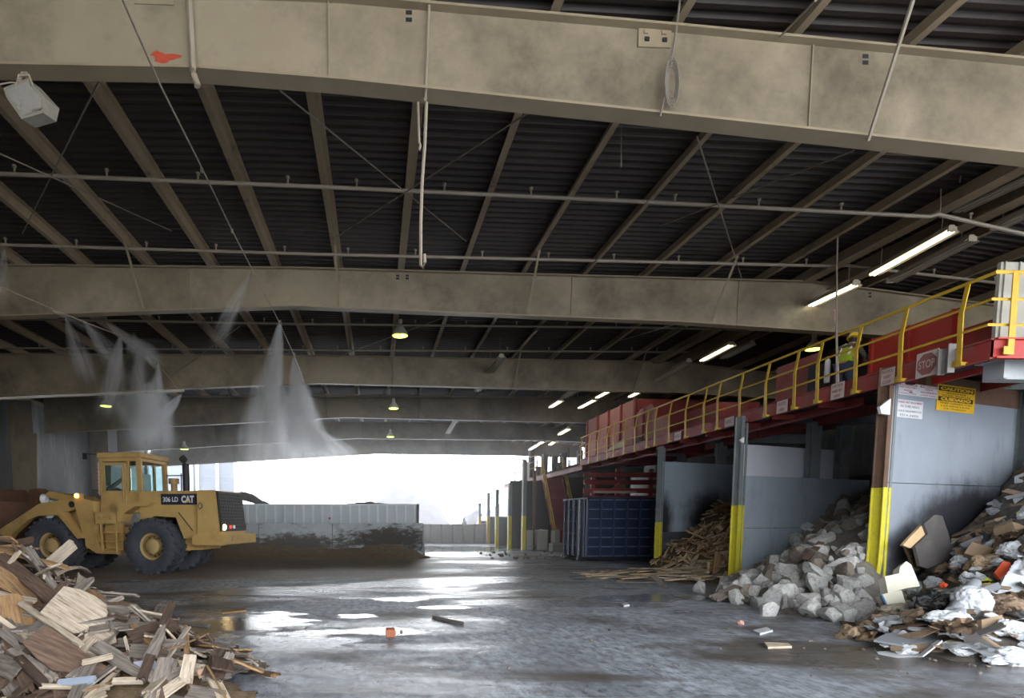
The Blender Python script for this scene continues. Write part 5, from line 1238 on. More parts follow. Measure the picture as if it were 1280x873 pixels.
scatter_boards(250, (-6.4, -1.2, 5.0, 10.4), hW, {'grey': 5, 'brown': 5, 'pale': 2, 'tan': 2}, [(1.1, .14, .022), (.8, .1, .02), (.6, .24, .02), (.9, .05, .03), (.45, .12, .02), (.7, .18, .016), (1.3, .09, .025), (.4, .03, .012), (.6, .02, .01), (.5, .28, .02)], 31, 'broken_board', 'broken %s board lying loose among the planks of the near wood heap', 'board', 'loose %s boards of the near wood heap', .45, (.0, .1), .02, lambda x, y: 470 + 736 * x / y > -15 and 650 - 736 * (hW(x, y) - 1.68) / y < 885)
scatter_boards(290, (9.2, 12.2, 15.3, 20.3), hM, {'mid': 5, 'tan': 2, 'brown': 2, 'pale': 1}, [(.75, .08, .02), (.55, .07, .02), (.4, .11, .02), (1.0, .05, .03), (.35, .04, .02), (.5, .05, .015), (.45, .14, .02)], 41, 'splintered_board', 'splintered %s wood piece in the heap against the stained bunker wall', 'board', 'splintered %s pieces of the bunker wood heap', .8, (.0, .12), .02, lambda x, y: x < 9.3 or slabY(x, 9.55, 15.1) + .55 < y < slabY(x, 9.62, 19.6) - .35)
scatter_boards(70, (6.4, 9.6, 14.9, 18.4), hM, {'mid': 3, 'grey': 3, 'pale': 1}, [(1.1, .16, .03), (.8, .12, .03), (.5, .1, .03), (1.4, .14, .03)], 47, 'flat_board', 'flat %s board spilled on the floor before the bunker wood heap', 'board', 'flat %s boards spilled before the bunker', .06, (.0, .05), .005)
scatter_boards(90, (-5.0, -1.4, 4.9, 6.4), hW, {'grey': 5, 'brown': 5, 'pale': 2}, [(.7, .12, .02), (.5, .2, .02), (.9, .1, .025), (.4, .09, .02), (.6, .05, .02), (.35, .22, .015)], 37, 'plank_offcut', 'short %s offcut along the bottom front of the near wood heap', 'board', 'short %s offcuts at the front of the near wood heap', .35, (.0, .07), .005)
scatter_boards(46, (-16.6, -12.2, 30.5, 36), hB, {'grey': 5, 'pale': 2}, [(2.4, .2, .06), (1.8, .15, .06), (1.3, .3, .05), (3.0, .12, .08)], 53, 'far_board', 'long %s board on the far wood heap behind the loader', 'board', '%s boards of the far wood heap', .5, (.0, .25), .4)
board_between(Vector((10.4, 17.6, 1.05)), Vector((11.6, 18.0, 2.1)), .12, .05, WBROWN, 'long brown plank leaning up to the yellow foot of the middle bunker post', seed=4)
board_between(onY(893, 724, 15.9), onY(897, 690, 16.1), .16, .03, WTAN, 'upright pale tan board at the front of the splintered wood heap', n=Vector((0, -1, .2)), seed=5)

# rubble
def rock_mesh(seed, sub=3, flat=.5):
    bm = bmesh.new(); bmesh.ops.create_icosphere(bm, subdivisions=sub, radius=1); rnd = random.Random(seed); o = Vector((seed * 3.1, seed * 1.7, 0))
    pl = [(Vector((rnd.gauss(0, 1), rnd.gauss(0, 1), rnd.gauss(0, 1))).normalized(), rnd.uniform(.42, .8)) for _ in range(12)]
    for v in bm.verts:
        p = v.co.copy()
        for n, d in pl:
            e = p.dot(n) - d
            if e > 0: p -= n * e * .97
        p *= 1.15 + .14 * noise.noise(p * 1.6 + o) + .09 * noise.noise(p * 4 + o) + .06 * noise.noise(p * 9 + o); v.co = p
    me = bpy.data.meshes.new('concrete_chunk'); bm.to_mesh(me); bm.free()
    me.polygons.foreach_set('use_smooth', [True] * len(me.polygons)); me.set_sharp_from_angle(angle=R(22))
    return me
ROCKS = [rock_mesh(s) for s in range(14)]
for i, me in enumerate(ROCKS): me.materials.append(ROCK)
ROCKSB = [rock_mesh(s + 40) for s in range(8)]
for me in ROCKSB: me.materials.append(ROCKB)
def rock(p, s, label, group=None, brown=False, rr=None):
    rr = rr or rnd
    return place(rr.choice(ROCKSB if brown else ROCKS), None, 'concrete_chunk', label, 'concrete chunk', p, Euler((rr.uniform(0, 6), rr.uniform(0, 6), rr.uniform(0, 6))).to_quaternion(), group, (s * rr.uniform(.9, 1.35), s * rr.uniform(.8, 1.1), s * rr.uniform(.65, .95)))
def rk(px, py, s, label, brown=False, lift=.0, h=None):
    p = hit(px, py, hR); rnd.seed(int(px * 7 + py)); return rock(p + Vector((0, 0, lift)), s, label, None, brown)
for px, py, s, lab, b in ((979, 752, .36, 'largest broken concrete lump at the front middle of the rubble heap', 0), (876, 741, .22, 'pale concrete chunk at the far left tip of the rubble heap', 0), (949, 757, .23, 'rounded pale chunk left of the largest concrete lump', 0),
                      (961, 770, .2, 'flat pale chunk lying apart on the wet floor in front of the rubble', 0), (1024, 725, .27, 'big pale boulder-like chunk above the largest lump', 0), (1080, 770, .24, 'pale chunk at the right foot of the rubble by the bent yellow post', 0),
                      (1038, 772, .2, 'angular chunk at the front right foot of the rubble heap', 0), (1015, 768, .17, 'small pale chunk beside the angular one at the rubble front', 0), (902, 741, .2, 'pale chunk second from the left tip of the rubble heap', 0), (921, 755, .18, 'chunk with flat top left of the rounded pale chunk', 0),
                      (995, 698, .26, 'rounded dark grey boulder in the middle of the rubble heap', 1), (1012, 682, .2, 'brown chunk on the left shoulder of the rubble heap', 1), (1081, 643, .22, 'topmost brown chunk high on the rubble beside the yellow post', 1), (930, 735, .2, 'grey chunk behind the left front of the rubble', 0), (1055, 752, .24, 'slanting pale slab-like chunk left of the yellow post foot', 0),
                      (990, 722, .3, 'big pale chunk above left of the largest lump', 0), (1050, 712, .24, 'wide dusty grey chunk right of the boulder-like one', 0), (966, 715, .17, 'light chunk on the lower left slope of the rubble', 0)):
    rk(px, py, s, lab, bool(b), s * .25)
rr = random.Random(77); c = 0
while c < 275:
    x = rr.uniform(7.3, 14.0); y = rr.uniform(9.3, 16.4); z = hR(x, y)
    if z < .03: continue
    if x > 10 and y < slabY(x, 9.7, 10.9) + .35 or 470 + 736 * x / y > 1110: continue
    s = rr.choice((.07, .09, .11, .13, .16, .2, .24)); br = rr.random() < (.25 + .09 * max(0, x - 9))
    rock(Vector((x, y, z + rr.uniform(-.02, .06))), s, 'dusty brown concrete chunk among the rubble' if br else 'pale grey concrete chunk among the rubble', 'brown chunks of the rubble heap' if br else 'grey chunks of the rubble heap', br, rr); c += 1
b = board_between(hit(892, 755, hR) + Vector((0, 0, .1)), hit(924, 741, hR) + Vector((0, 0, .12)), .2, .05, WGREY, 'flat grey slab leaning on the left end of the rubble heap', seed=8)
board_between(hit(1005, 713, hR) + Vector((0, 0, .2)), hit(1026, 693, hR) + Vector((0, 0, .25)), .12, .04, WBROWN, 'dark stick lying across the middle of the rubble', seed=9)
board_between(hit(1062, 656, hR) + Vector((0, 0, .15)), hit(1086, 645, hR) + Vector((0, 0, .2)), .2, .08, WGREY, 'long grey concrete bar near the top of the rubble', seed=10)

# mixed trash
def crumple(seed, sub=3, amp=.45, sq=(1, 1, .6)):
    bm = bmesh.new(); bmesh.ops.create_icosphere(bm, subdivisions=sub, radius=1); o = Vector((seed * 5.3, seed, seed * 2.2))
    for v in bm.verts:
        p = v.co.copy(); f = 1 + amp * noise.noise(p * 1.3 + o) + amp * .8 * abs(noise.noise(p * 3 + o)) - amp * .5 * abs(noise.noise(p * 6 + o)); v.co = Vector((p.x * f * sq[0], p.y * f * sq[1], p.z * f * sq[2]))
    me = bpy.data.meshes.new('crumpled_scrap'); bm.to_mesh(me); bm.free()
    return me
def sheet_mesh(seed, w=1, l=1, amp=.12, th=.012):
    bm = bmesh.new(); n = 10; g = []; r0 = random.Random(seed)
    for i in range(n + 1):
        row = []
        for j in range(n + 1):
            x = (i / n - .5) * l; y = (j / n - .5) * w; e = noise.noise(Vector((x * 3 + seed, y * 3, seed))) * amp
            if i in (0, n): x += r0.uniform(-.06, .06) * l
            if j in (0, n): y += r0.uniform(-.06, .06) * w
            row.append(bm.verts.new((x, y, e + .4 * amp * abs(noise.noise(Vector((x * 8 + seed, y * 8, 2)))))))
        g.append(row)
    for i in range(n):
        for j in range(n): bm.faces.new((g[i][j], g[i + 1][j], g[i + 1][j + 1], g[i][j + 1]))
    r = bmesh.ops.solidify(bm, geom=bm.faces[:], thickness=th)
    me = bpy.data.meshes.new('sheet_scrap'); bm.to_mesh(me); bm.free(); return me
def carton_mesh(w, d, h, seed):
    r0 = random.Random(seed); k = MB(); t = .012
    k.bb(-w / 2, w / 2, -d / 2, d / 2, -h / 2, -h / 2 + t)
    for s in (-1, 1):
        k.bb(-w / 2, w / 2, s * d / 2 - t / 2, s * d / 2 + t / 2, -h / 2, h / 2); k.bb(s * w / 2 - t / 2, s * w / 2 + t / 2, -d / 2, d / 2, -h / 2, h / 2)
        a = r0.uniform(.2, 1.2); k.prism([(-w / 2, s * d / 2, h / 2), (w / 2, s * d / 2, h / 2), (w / 2 - .02, s * (d / 2 - d * .45 * math.cos(a)), h / 2 + d * .45 * math.sin(a)), (-w / 2 + .02, s * (d / 2 - d * .45 * math.cos(a)), h / 2 + d * .45 * math.sin(a))], (0, 0, .012))
    return k.mesh('carton')
def tpanel(poly, m, label, T=.03, lift=.1, n=None, name='board_scrap', cat='board', Y=None):
    return panel_px(poly, m, label, T, hT, lift, n, name, cat, Y)
NW = Vector((math.sin(ANG), -math.cos(ANG), .18)).normalized()
Yb = 10.62
DKB = mat('charcoal_board', '4a4747', '565252', 3, .7, c3='6a665e', s3=2)
tpanel([(1144, 683), (1150, 708), (1160, 711), (1193, 697), (1185, 665), (1178, 645), (1168, 644), (1155, 655), (1160, 668)], DKB, 'dark charcoal broken board leaning on the steel bunker wall', .05, 0, NW, 'broken_sheet', 'panel', Yb)
tpanel([(1128.5, 682), (1137, 672), (1155, 654.5), (1160, 659), (1159, 669), (1138, 685.5)], mat('tan_fibre', 'bfa27c', 'cbb08a', 5, .85), 'torn tan fibre strip along the edge of the charcoal board', .05, .02, NW, 'torn_strip', 'board scrap', Yb - .05)
tpanel([(1152, 693), (1176, 686), (1175, 692), (1162, 697), (1153, 698)], mat('mustard_stain', '7d6d2c', '8f7e36', 6, .8), 'mustard yellow scrap stuck on the charcoal board', .004, 0, NW, 'scrap', 'scrap', Yb - .06)
tpanel([(1132, 684), (1140, 684), (1152, 712), (1144, 714)], WBROWN, 'narrow brown board standing left of the charcoal board', .04, 0, NW, 'broken_board', 'board', Yb)
tpanel([(1106, 721), (1124, 717), (1125, 709), (1133, 702), (1139, 706), (1150, 733), (1132, 736), (1110, 742)], mat('cream_foam', 'c9c6b6', 'd2cfc0', 4, .7), 'broken cream foam slab, upper one beside the bent yellow post', .16, .1, (-.1, -.9, .45), 'foam_slab', 'foam slab', 9.3)
tpanel([(1103, 743), (1127, 738), (1135, 764), (1113, 764)], mat('cream_foam2', 'c3c0ae', 'cdcaba', 4, .7), 'broken cream foam slab, lower one beside the bent yellow post', .16, .1, (-.1, -.9, .45), 'foam_slab', 'foam slab', 9.0)
tpanel([(1101.5, 744), (1103, 743), (1113, 764), (1109, 762)], BLUEP, 'blue edge strip beside the lower cream foam slab', .1, .1, (-.5, -.8, .3), 'edge_strip', 'strip', 8.95)
tpanel([(1200, 680), (1243, 662), (1250, 672), (1246, 686), (1218, 688), (1203, 684)], GREYB, 'smooth grey board lying high on the trash heap', .03, .12, (-.2, -.65, .75), 'broken_sheet', 'panel')
tpanel([(1194, 687), (1216, 686), (1218, 696), (1206, 706), (1194, 704)], CARD, 'flat tan cardboard piece under the smooth grey board', .02, .12)
tpanel([(1189, 673), (1198, 673), (1199, 686), (1190, 688)], CARD, 'small tan card standing beside the charcoal board', .03, .14)
tpanel([(1215, 665), (1228, 660), (1229, 654), (1233, 655), (1231, 664), (1217, 668)], CARD, 'curled tan card shred above the smooth grey board', .02, .16)
tpanel([(1243, 649), (1258, 645), (1259, 660), (1244, 662)], CARD, 'square tan carton face high on the trash heap', .2, .15, (-.1, -.9, .3))
tpanel([(1243, 716), (1254, 702), (1262, 703), (1270, 718), (1252, 727)], ORANGE, 'bright orange folded plastic piece in the trash heap', .05, .16, (-.3, -.8, .4), 'plastic_piece', 'plastic piece')
tpanel([(1226, 724), (1233, 721), (1243, 729), (1228, 734)], LIMEP, 'yellow-green plastic piece left of the orange one', .04, .14, None, 'plastic_piece', 'plastic piece')
tpanel([(1246, 743), (1257, 719), (1266, 717), (1285, 722), (1285, 748), (1270, 744), (1262, 739)], PAPERW, 'white foam board with a notch below the orange plastic', .06, .2, (-.2, -.85, .5), 'foam_board', 'foam board')
tpanel([(1218, 738), (1248, 728), (1252, 735), (1238, 742), (1240, 756), (1222, 747)], GREYB, 'grey wooden drawer front lying below the yellow-green plastic', .05, .14, (-.2, -.7, .6), 'drawer_board', 'board')
tpanel([(1239, 748), (1259, 752), (1251, 760), (1243, 769)], BLUEP, 'blue panel corner below the white foam board', .03, .15, (-.2, -.8, .5), 'broken_sheet', 'panel')
tpanel([(1227, 775), (1253, 769), (1255, 785), (1246, 798), (1228, 796)], CARD, 'torn brown cardboard carton face at the front of the trash', .22, .2, (-.1, -.9, .35), 'carton', 'carton')
tpanel([(1092, 800), (1108, 792), (1150, 784), (1180, 786), (1178, 797), (1160, 803), (1128, 806)], GREYB, 'grey plasterboard sheet lying on the floor at the front of the trash', .03, .1, (0, -.12, 1), 'plasterboard', 'board')
tpanel([(1100, 805), (1140, 803), (1152, 797), (1180, 800), (1168, 804), (1150, 803), (1128, 808), (1106, 808)], PAPERW, 'torn white plasterboard edge in front of the grey sheet', .02, .06, (0, -.3, 1), 'plasterboard_edge', 'board')
tpanel([(1166, 807), (1200, 796), (1212, 806), (1208, 814), (1190, 812)], CARD, 'thin buff card lying flat at the front of the trash heap', .015, .06, (0, -.15, 1))
tpanel([(1091, 808), (1096, 815), (1125, 812), (1149, 817), (1150, 821), (1120, 822), (1098, 818)], PAPERW, 'thin white strip lying apart on the wet floor before the trash', .02, .03, (0, 0, 1), 'white_strip', 'strip')
tpanel([(1199, 787), (1212, 783), (1244, 800), (1240, 814), (1206, 806)], DKB, 'dark round-edged sheet at the front of the trash heap', .03, .1, (0, -.5, 1), 'dark_sheet', 'sheet')
tpanel([(1050, 776), (1072, 779), (1106, 788), (1096, 793), (1058, 790)], WBROWN, 'dark wet plank lying on the floor left of the plasterboard', .03, .04, (0, -.15, 1), 'broken_board', 'board')
tpanel([(1268, 596), (1288, 588), (1288, 602), (1268, 604)], PAPERW, 'white sheet at the top of the trash heap at the right edge', .03, .1)
tpanel([(1266, 624), (1285, 612), (1285, 618), (1268, 630)], PAPERW, 'white slat near the top of the trash heap at the right edge', .02, .12)
tpanel([(1270, 641), (1286, 632), (1286, 640), (1272, 645)], LIMEP, 'yellow strip near the top of the trash heap at the right edge', .02, .15)
tpanel([(1273, 640), (1288, 618), (1288, 652), (1276, 652)], GREYB, 'grey board near the top right of the trash heap', .03, .1)
tpanel([(1256, 778), (1280, 773), (1285, 776), (1260, 781)], PAPERW, 'thin white lath at the right edge of the trash heap', .02, .12)
tpanel([(1098, 780), (1105, 776), (1112, 786), (1109, 795), (1103, 790)], PAPERW, 'small torn white scrap near the foot of the bent post', .02, .12, None, 'paper_scrap', 'paper')
def blob(px, py, sx, sy, sz, m, label, name, cat, seed, lift=.1, rot=0, Y=None, sub=4, amp=.4, tilt=0):
    p = onY(px, py, Y) if Y else hit(px, py, hT); me = crumple(seed, sub, amp, (1, 1, 1)); me.materials.append(m)
    o = place(me, None, name, label, cat, p + Vector((0, 0, lift)), Euler((0, tilt, rot)).to_quaternion(), None, (sx, sy, sz)); return o
blob(1166, 765, .22, .16, .19, BLACKM, 'black plastic bag in the trash heap', 'plastic_bag', 'bag', 2, .1)
blob(1214, 766, .30, .2, .21, PAPERW, 'bundled white plastic bag roll in the front of the trash heap', 'plastic_bag', 'bag', 3, .16, .5, amp=.22, tilt=.4)
blob(1148, 745, .2, .15, .14, PLASTG, 'crumpled clear grey plastic sheet beside the cream foam', 'plastic_sheet', 'plastic sheet', 4, .12)
blob(1165, 738, .15, .12, .12, PLASTG, 'crumpled grey plastic beside the clear plastic sheet', 'plastic_sheet', 'plastic sheet', 5, .12)
blob(1130, 770, .42, .2, .13, mat('beige_cloth', '8f8676', 'a0978a', 3, .9), 'beige cloth heap lying before the cream foam slabs', 'cloth', 'cloth', 6, .04, .1, amp=.25)
blob(1180, 783, .22, .15, .1, PAPERW, 'crumpled white bag lying on the plasterboard sheet', 'plastic_bag', 'bag', 7, .1)
blob(1203, 818, .12, .07, .05, PAPERW, 'small crumpled white scrap on the floor before the trash', 'paper_scrap', 'paper', 8, .03)
blob(1262, 826, .26, .16, .11, PAPERW, 'crumpled white plastic heap at the bottom right corner', 'plastic_bag', 'bag', 9, .05)
blob(1262, 794, .17, .12, .1, PAPERW, 'crumpled white paper at the right front of the trash heap', 'paper_scrap', 'paper', 10, .1)
blob(1062, 792, .05, .05, .04, PAPERW, 'small round white scrap on the wet floor left of the trash', 'paper_scrap', 'paper', 11, .02)
blob(1265, 695, .2, .15, .14, PLASTG, 'shiny grey plastic sheet above the orange plastic piece', 'plastic_sheet', 'plastic sheet', 12, .1)
blob(1200, 712, .18, .13, .16, PLASTG, 'pale grey plastic bag in the middle of the trash heap', 'plastic_bag', 'bag', 13, .1)
blob(1228, 712, .18, .13, .12, CARD, 'crumpled tan paper bag right of the pale grey bag', 'paper_bag', 'bag', 14, .1)
blob(1258, 768, .2, .15, .13, SCRAPB, 'rotten brown stump of debris below the blue panel corner', 'debris_lump', 'debris', 15, .12)
blob(1178, 747, .05, .04, .05, ORANGE, 'small orange scrap beside the clear plastic', 'plastic_piece', 'plastic piece', 16, .2)
blob(1208, 733, .1, .08, .1, PAPERW, 'small torn white bag below the pale grey bag', 'plastic_bag', 'bag', 17, .14)
k = MB(); a, b = hit(1180, 776, hT) + Vector((0, -.1, .12)), hit(1208, 745, hT) + Vector((0, -.1, .2)); k.tube([a, a.lerp(b, .5) + Vector((0, 0, .03)), b], .085, 16); tag(k.build('carpet_roll', GREYB, smooth=True), 'rolled grey carpet lying in the trash heap behind the white bundle', 'carpet roll')
SCR = []
for s in range(6):
    me = crumple(s + 30, 3, .5, (1, .8, .5)); SCR.append(me)
def scatter_trash(n, seed):
    r0 = random.Random(seed); mats = [('white', PAPERW, 4), ('grey', PLASTG, 4), ('tan', CARD, 3), ('brown', SCRAPB, 5), ('dark grey', DKB, 2)]
    lib = {}
    for nm, m, w in mats:
        lib[nm] = []
        for s in range(4):
            c_ = crumple(s + 60, 3, .5, (1, .8, .5)); c_.materials.append(m); lib[nm].append((c_, 'crumpled_scrap', 'crumpled %s scrap mixed in the trash heap', 'scrap', (.06, .17)))
            c_ = sheet_mesh(s + 5, .8, 1.1, .18); c_.materials.append(m); lib[nm].append((c_, 'sheet_scrap', 'bent flat %s sheet mixed in the trash heap', 'sheet', (.18, .45)))
            c_ = board_mesh(1, .2, .04, s + 3, .12); c_.materials.append(m); lib[nm].append((c_, 'shard', 'narrow %s shard mixed in the trash heap', 'shard', (.25, .6)))
    c = 0
    while c < n:
        x = r0.uniform(6.6, 13.6); y = r0.uniform(6.5, 12.2); z = hT(x, y)
        if z < .015 or y > slabY(x, 9.7, 10.9) - .25: continue
        nm = r0.choices([m[0] for m in mats], weights=[m[2] for m in mats])[0]; me, name, lab, cat, (s0, s1) = r0.choice(lib[nm]); s = r0.uniform(s0, s1)
        nn = (hn(hT, x, y) + Vector((r0.uniform(-.6, .6), r0.uniform(-.7, .3), 0))).normalized(); a = r0.uniform(0, 6.28); d = Vector((math.cos(a), math.sin(a), 0)); d = (d - nn * d.dot(nn)).normalized()
        place(me, None, name, lab % nm, cat, Vector((x, y, z)) + nn * r0.uniform(.02, .1), frame_q(d, nn), ('%s ' % nm) + lab.split('%s ')[1].replace(' mixed in the', 's of the'), (s, s, s)); c += 1
scatter_trash(400, 5)
for j, (w, d, h, px, py) in enumerate(((.35, .3, .25, 1222, 700), (.3, .25, .2, 1262, 672))):
    me = carton_mesh(w, d, h, j); me.materials.append(CARD); p = hit(px, py, hT)
    place(me, None, 'carton', ('open brown carton in the middle of the trash heap', 'open brown carton high at the right of the trash heap')[j], 'carton', p + Vector((0, 0, .08)), Euler((.4, .5, .8 + j)).to_quaternion())

# loose bits on the floor
c = onZ(488, 796); k = MB(); k.box((c.x, c.y, .06), (.13, .2, .11), bev=.008); k.box((c.x + .07, c.y, .06), (.012, .1, .05)); k.box((c.x, c.y, .117), (.06, .12, .006)); tag(k.build('brick', mat('red_brick', '9a5e44', 'a86a4e', 12, .85)), 'single reddish brick on the wet floor in the middle foreground', 'brick')
for lab, px, py, s, m in (('pink scrap on the wet floor before the rubble', 926, 781, .05, mat('pink_scrap', 'c88a7c', 'd8b0a4', 9, .7)), ('small dark lump on the wet floor in the middle', 540, 690, .06, SCRAPB)):
    me = crumple(px, 3, .4, (1, 1, .7)); me.materials.append(m); p = onZ(px, py); place(me, None, 'floor_scrap', lab, 'scrap', p + Vector((0, 0, s * .5)), Euler((0, 0, 1)).to_quaternion(), None, (s, s, s))
for lab, poly, m in (('flat pale card on the wet floor before the rubble', [(941, 788), (958, 784), (966, 788), (950, 792)], mat('pale_card', 'c9cccf', 'b9bcbf', 5, .6)), ('pale plank piece lying flat on the floor in front of the rubble', [(955, 803), (985, 804), (990, 808), (960, 809)], WPALE), ('small white round lid on the floor left of the rubble', [(776, 755), (783, 754), (787, 756), (780, 757)], PAPERW), ('long thin splinter on the floor in the middle', [(540, 769), (580, 778), (578, 780), (540, 771)], WGREY), ('brown plank lying at the edge of the puddle by the wood heap', [(276, 763), (306, 760), (308, 763), (278, 766)], WTAN)):
    pts = [onZ(*q, .03) for q in poly]; c0 = sum(pts, Vector()) / len(pts); k = MB(); k.prism([p - c0 for p in pts], (0, 0, -.028)); tag(k.build('floor_piece', m, loc=c0), lab, 'scrap')
RB = random.Random(3); SM = [rock_mesh(90 + j, 2) for j in range(3)]
for me in SM: me.materials.append(ROCKB)
for j in range(70):
    if j < 30: p = onZ(RB.uniform(600, 700), RB.uniform(688, 700))
    elif j < 50: p = onZ(RB.uniform(1000, 1260), RB.uniform(800, 850))
    else: p = onZ(RB.uniform(330, 1050), RB.uniform(735, 850))
    s = RB.uniform(.012, .03) if j >= 30 else RB.uniform(.04, .14)
    place(RB.choice(SM), None, 'pebble', 'small stone lying on the floor by the far bunkers' if j < 30 else 'tiny stone scattered on the wet floor', 'stone', p + Vector((0, 0, s * .3)), Euler((RB.uniform(0, 6), 0, RB.uniform(0, 6))).to_quaternion(), 'small stones by the far bunkers' if j < 30 else 'tiny stones on the wet floor', (s, s, s * .7))

# ------------------------------------------------------------------ mist
def mist_mat(name, dens, nscale=(2.2, 2.2, 1.0)):
    m = bpy.data.materials.new(name); m.use_nodes = True; nt = m.node_tree; N = nt.nodes; L = nt.links; N.clear()
    out = N.new('ShaderNodeOutputMaterial'); vs = N.new('ShaderNodeVolumeScatter'); vs.inputs['Color'].default_value = (1, 1, 1, 1); vs.inputs['Anisotropy'].default_value = .7
    L.new(vs.outputs[0], out.inputs['Volume'])
    tc = N.new('ShaderNodeTexCoord'); sp = N.new('ShaderNodeSeparateXYZ'); L.new(tc.outputs['Object'], sp.inputs[0])
    def op(o, a, b=None, clamp_=False):
        x = N.new('ShaderNodeMath'); x.operation = o; x.use_clamp = clamp_
        for i, v in enumerate((a, b)):
            if v is None: continue
            if isinstance(v, (int, float)): x.inputs[i].default_value = v
            else: L.new(v, x.inputs[i])
        return x.outputs[0]
    t = op('MULTIPLY', sp.outputs[2], -1.0)
    nd = N.new('ShaderNodeTexNoise'); nd.inputs['Scale'].default_value = 2.3; nd.inputs['Detail'].default_value = 4; oi0 = N.new('ShaderNodeObjectInfo'); a0 = N.new('ShaderNodeVectorMath'); L.new(tc.outputs['Object'], a0.inputs[0]); m0 = op('MULTIPLY', oi0.outputs['Random'], 31.0); L.new(m0, a0.inputs[1]); L.new(a0.outputs[0], nd.inputs['Vector'])
    sn = N.new('ShaderNodeSeparateColor'); L.new(nd.outputs['Color'], sn.inputs[0])
    wx = op('ADD', sp.outputs[0], op('MULTIPLY', op('MULTIPLY', op('SUBTRACT', sn.outputs[0], .5), 1.5), t)); wy = op('ADD', sp.outputs[1], op('MULTIPLY', op('MULTIPLY', op('SUBTRACT', sn.outputs[1], .5), 1.5), t))
    r = op('SQRT', op('ADD', op('POWER', wx, 2), op('POWER', wy, 2)))
    Rz = op('ADD', op('MULTIPLY', op('POWER', t, .8), .92), .04)
    edge = op('POWER', op('SUBTRACT', 1.0, op('DIVIDE', r, Rz), True), 1.4)
    fade = op('SUBTRACT', 1.0, t, True)
    mp = N.new('ShaderNodeMapping'); mp.inputs['Scale'].default_value = nscale; L.new(tc.outputs['Object'], mp.inputs[0])
    oi = N.new('ShaderNodeObjectInfo'); ad = N.new('ShaderNodeVectorMath'); L.new(mp.outputs[0], ad.inputs[0]); ml = op('MULTIPLY', oi.outputs['Random'], 20.0); L.new(ml, ad.inputs[1])
    n = N.new('ShaderNodeTexNoise'); n.inputs['Scale'].default_value = 1.6; n.inputs['Detail'].default_value = 5; n.inputs['Roughness'].default_value = .6; L.new(ad.outputs[0], n.inputs['Vector'])
    mr = N.new('ShaderNodeMapRange'); mr.inputs['From Min'].default_value = .36; mr.inputs['From Max'].default_value = .68; L.new(n.outputs['Fac'], mr.inputs['Value'])
    near = op('DIVIDE', .28, op('ADD', t, .12))
    d = op('MULTIPLY', op('MULTIPLY', op('MULTIPLY', edge, mr.outputs[0]), op('MULTIPLY', fade, near)), dens)
    L.new(d, vs.inputs['Density'])
    return m
MIST = mist_mat('mist_vapour', 62)
def plume(label, a, ya, b, yb, rad):
    A = onY(*a, ya); B = onY(*b, yb); d = B - A; L = d.length
    k = MB(); k.lathe([(.06, .01), (.3, -.12), (.65, -.35), (1.1, -.68), (1.45, -.98), (.0, -1.0)], 16)
    o = k.build('mist_plume', MIST, smooth=True); o.location = A; o.rotation_mode = 'QUATERNION'; z = -d / L
    o.rotation_quaternion = z.to_track_quat('Z', 'Y'); o.scale = (rad, rad, L); tag(o, label, 'mist', None, 'stuff')
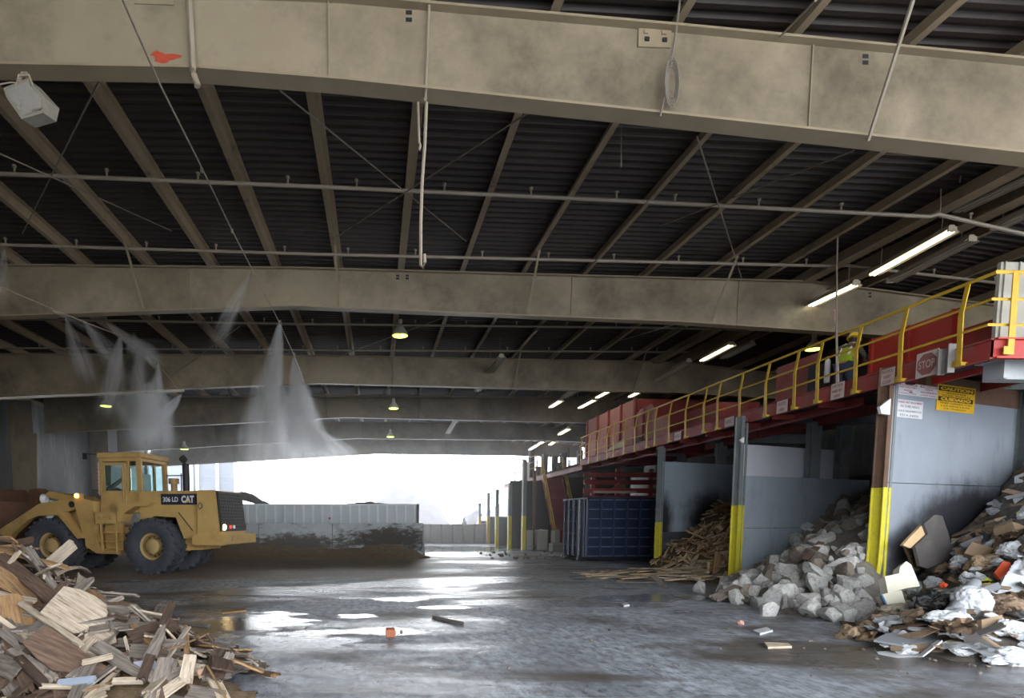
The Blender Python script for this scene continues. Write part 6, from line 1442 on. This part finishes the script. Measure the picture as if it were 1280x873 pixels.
for lab, a, ya, b, yb, r in (
    ('tall mist plume falling from the middle hose nozzle', (350, 403), 14.2, (322, 590), 17.5, .95), ('mist plume falling from the next nozzle along the middle hose', (367, 446), 17, (385, 570), 19, .75), ('low bright mist plume drifting to the bright opening from the middle hose', (381, 482), 20.5, (398, 592), 22, .7), ('lowest mist plume just above the bright opening', (372, 525), 22, (440, 585), 24, .9),
    ('broad soft mist cloud spreading above the bright opening', (362, 430), 22, (378, 585), 26, 1.7), ('broad soft mist cloud drifting over the loader', (165, 415), 20, (190, 560), 24, 1.5),
    ('thin mist wisp from the hose above the second girder', (315, 338), 12.5, (268, 432), 14.5, .33),
    ('mist plume at the far left end of the left hose', (65, 388), 13.5, (130, 420), 14.5, .22), ('mist plume hanging from the second nozzle of the left hose', (82, 397), 13.8, (112, 480), 15.5, .42), ('mist plume hanging from the third nozzle of the left hose', (104, 401), 14.3, (150, 462), 15.5, .4), ('wide mist plume drifting right from the left hose', (134, 405), 15, (200, 455), 17, .4), ('mist plume below the middle of the left hose', (151, 419), 16, (132, 520), 18, .55), ('mist plume right of the middle of the left hose', (172, 438), 17.5, (176, 520), 19, .55),
    ('mist plume near the right end of the left hose', (198, 455), 19, (188, 535), 20, .6), ('mist plume at the right end of the left hose', (227, 493), 22, (182, 548), 22.5, .62), ('faint mist at the far left edge below the sprinkler pipe', (6, 312), 11, (-8, 372), 12, .3)):
    plume(lab, a, ya, b, yb, r)
hm = bpy.data.materials.new('glare_haze_volume'); hm.use_nodes = True; nt = hm.node_tree; nt.nodes.clear()
_o = nt.nodes.new('ShaderNodeOutputMaterial'); _v = nt.nodes.new('ShaderNodeVolumeScatter'); _v.inputs['Density'].default_value = .009; _v.inputs['Anisotropy'].default_value = .65; nt.links.new(_v.outputs[0], _o.inputs['Volume'])
k = MB(); k.bb(-16.5, 16, 22, 46, .02, 6.9); tag(k.build('glare_haze', hm), 'thin haze doubling as a glare veil filling the far end of the hall before the bright yard', 'haze', None, 'stuff')  # hall haze, also used as a veil of glare brightening the far end

# ------------------------------------------------------------------ light
w = bpy.data.worlds.new('world'); SC.world = w; w.use_nodes = True
bg = w.node_tree.nodes['Background']; bg.inputs['Color'].default_value = (.93, .965, 1.0, 1); bg.inputs['Strength'].default_value = 9.5
SC.view_settings.view_transform = 'Standard'; SC.view_settings.look = 'None'; SC.view_settings.gamma = 1; SC.view_settings.use_curve_mapping = False
SC.view_settings.exposure = 0.0
cy = SC.cycles
cy.max_bounces = 8; cy.diffuse_bounces = 4; cy.glossy_bounces = 3; cy.transmission_bounces = 4; cy.volume_bounces = 2; cy.transparent_max_bounces = 6
cy.use_denoising = True; cy.sample_clamp_indirect = 6; cy.volume_step_rate = 3; cy.volume_max_steps = 64
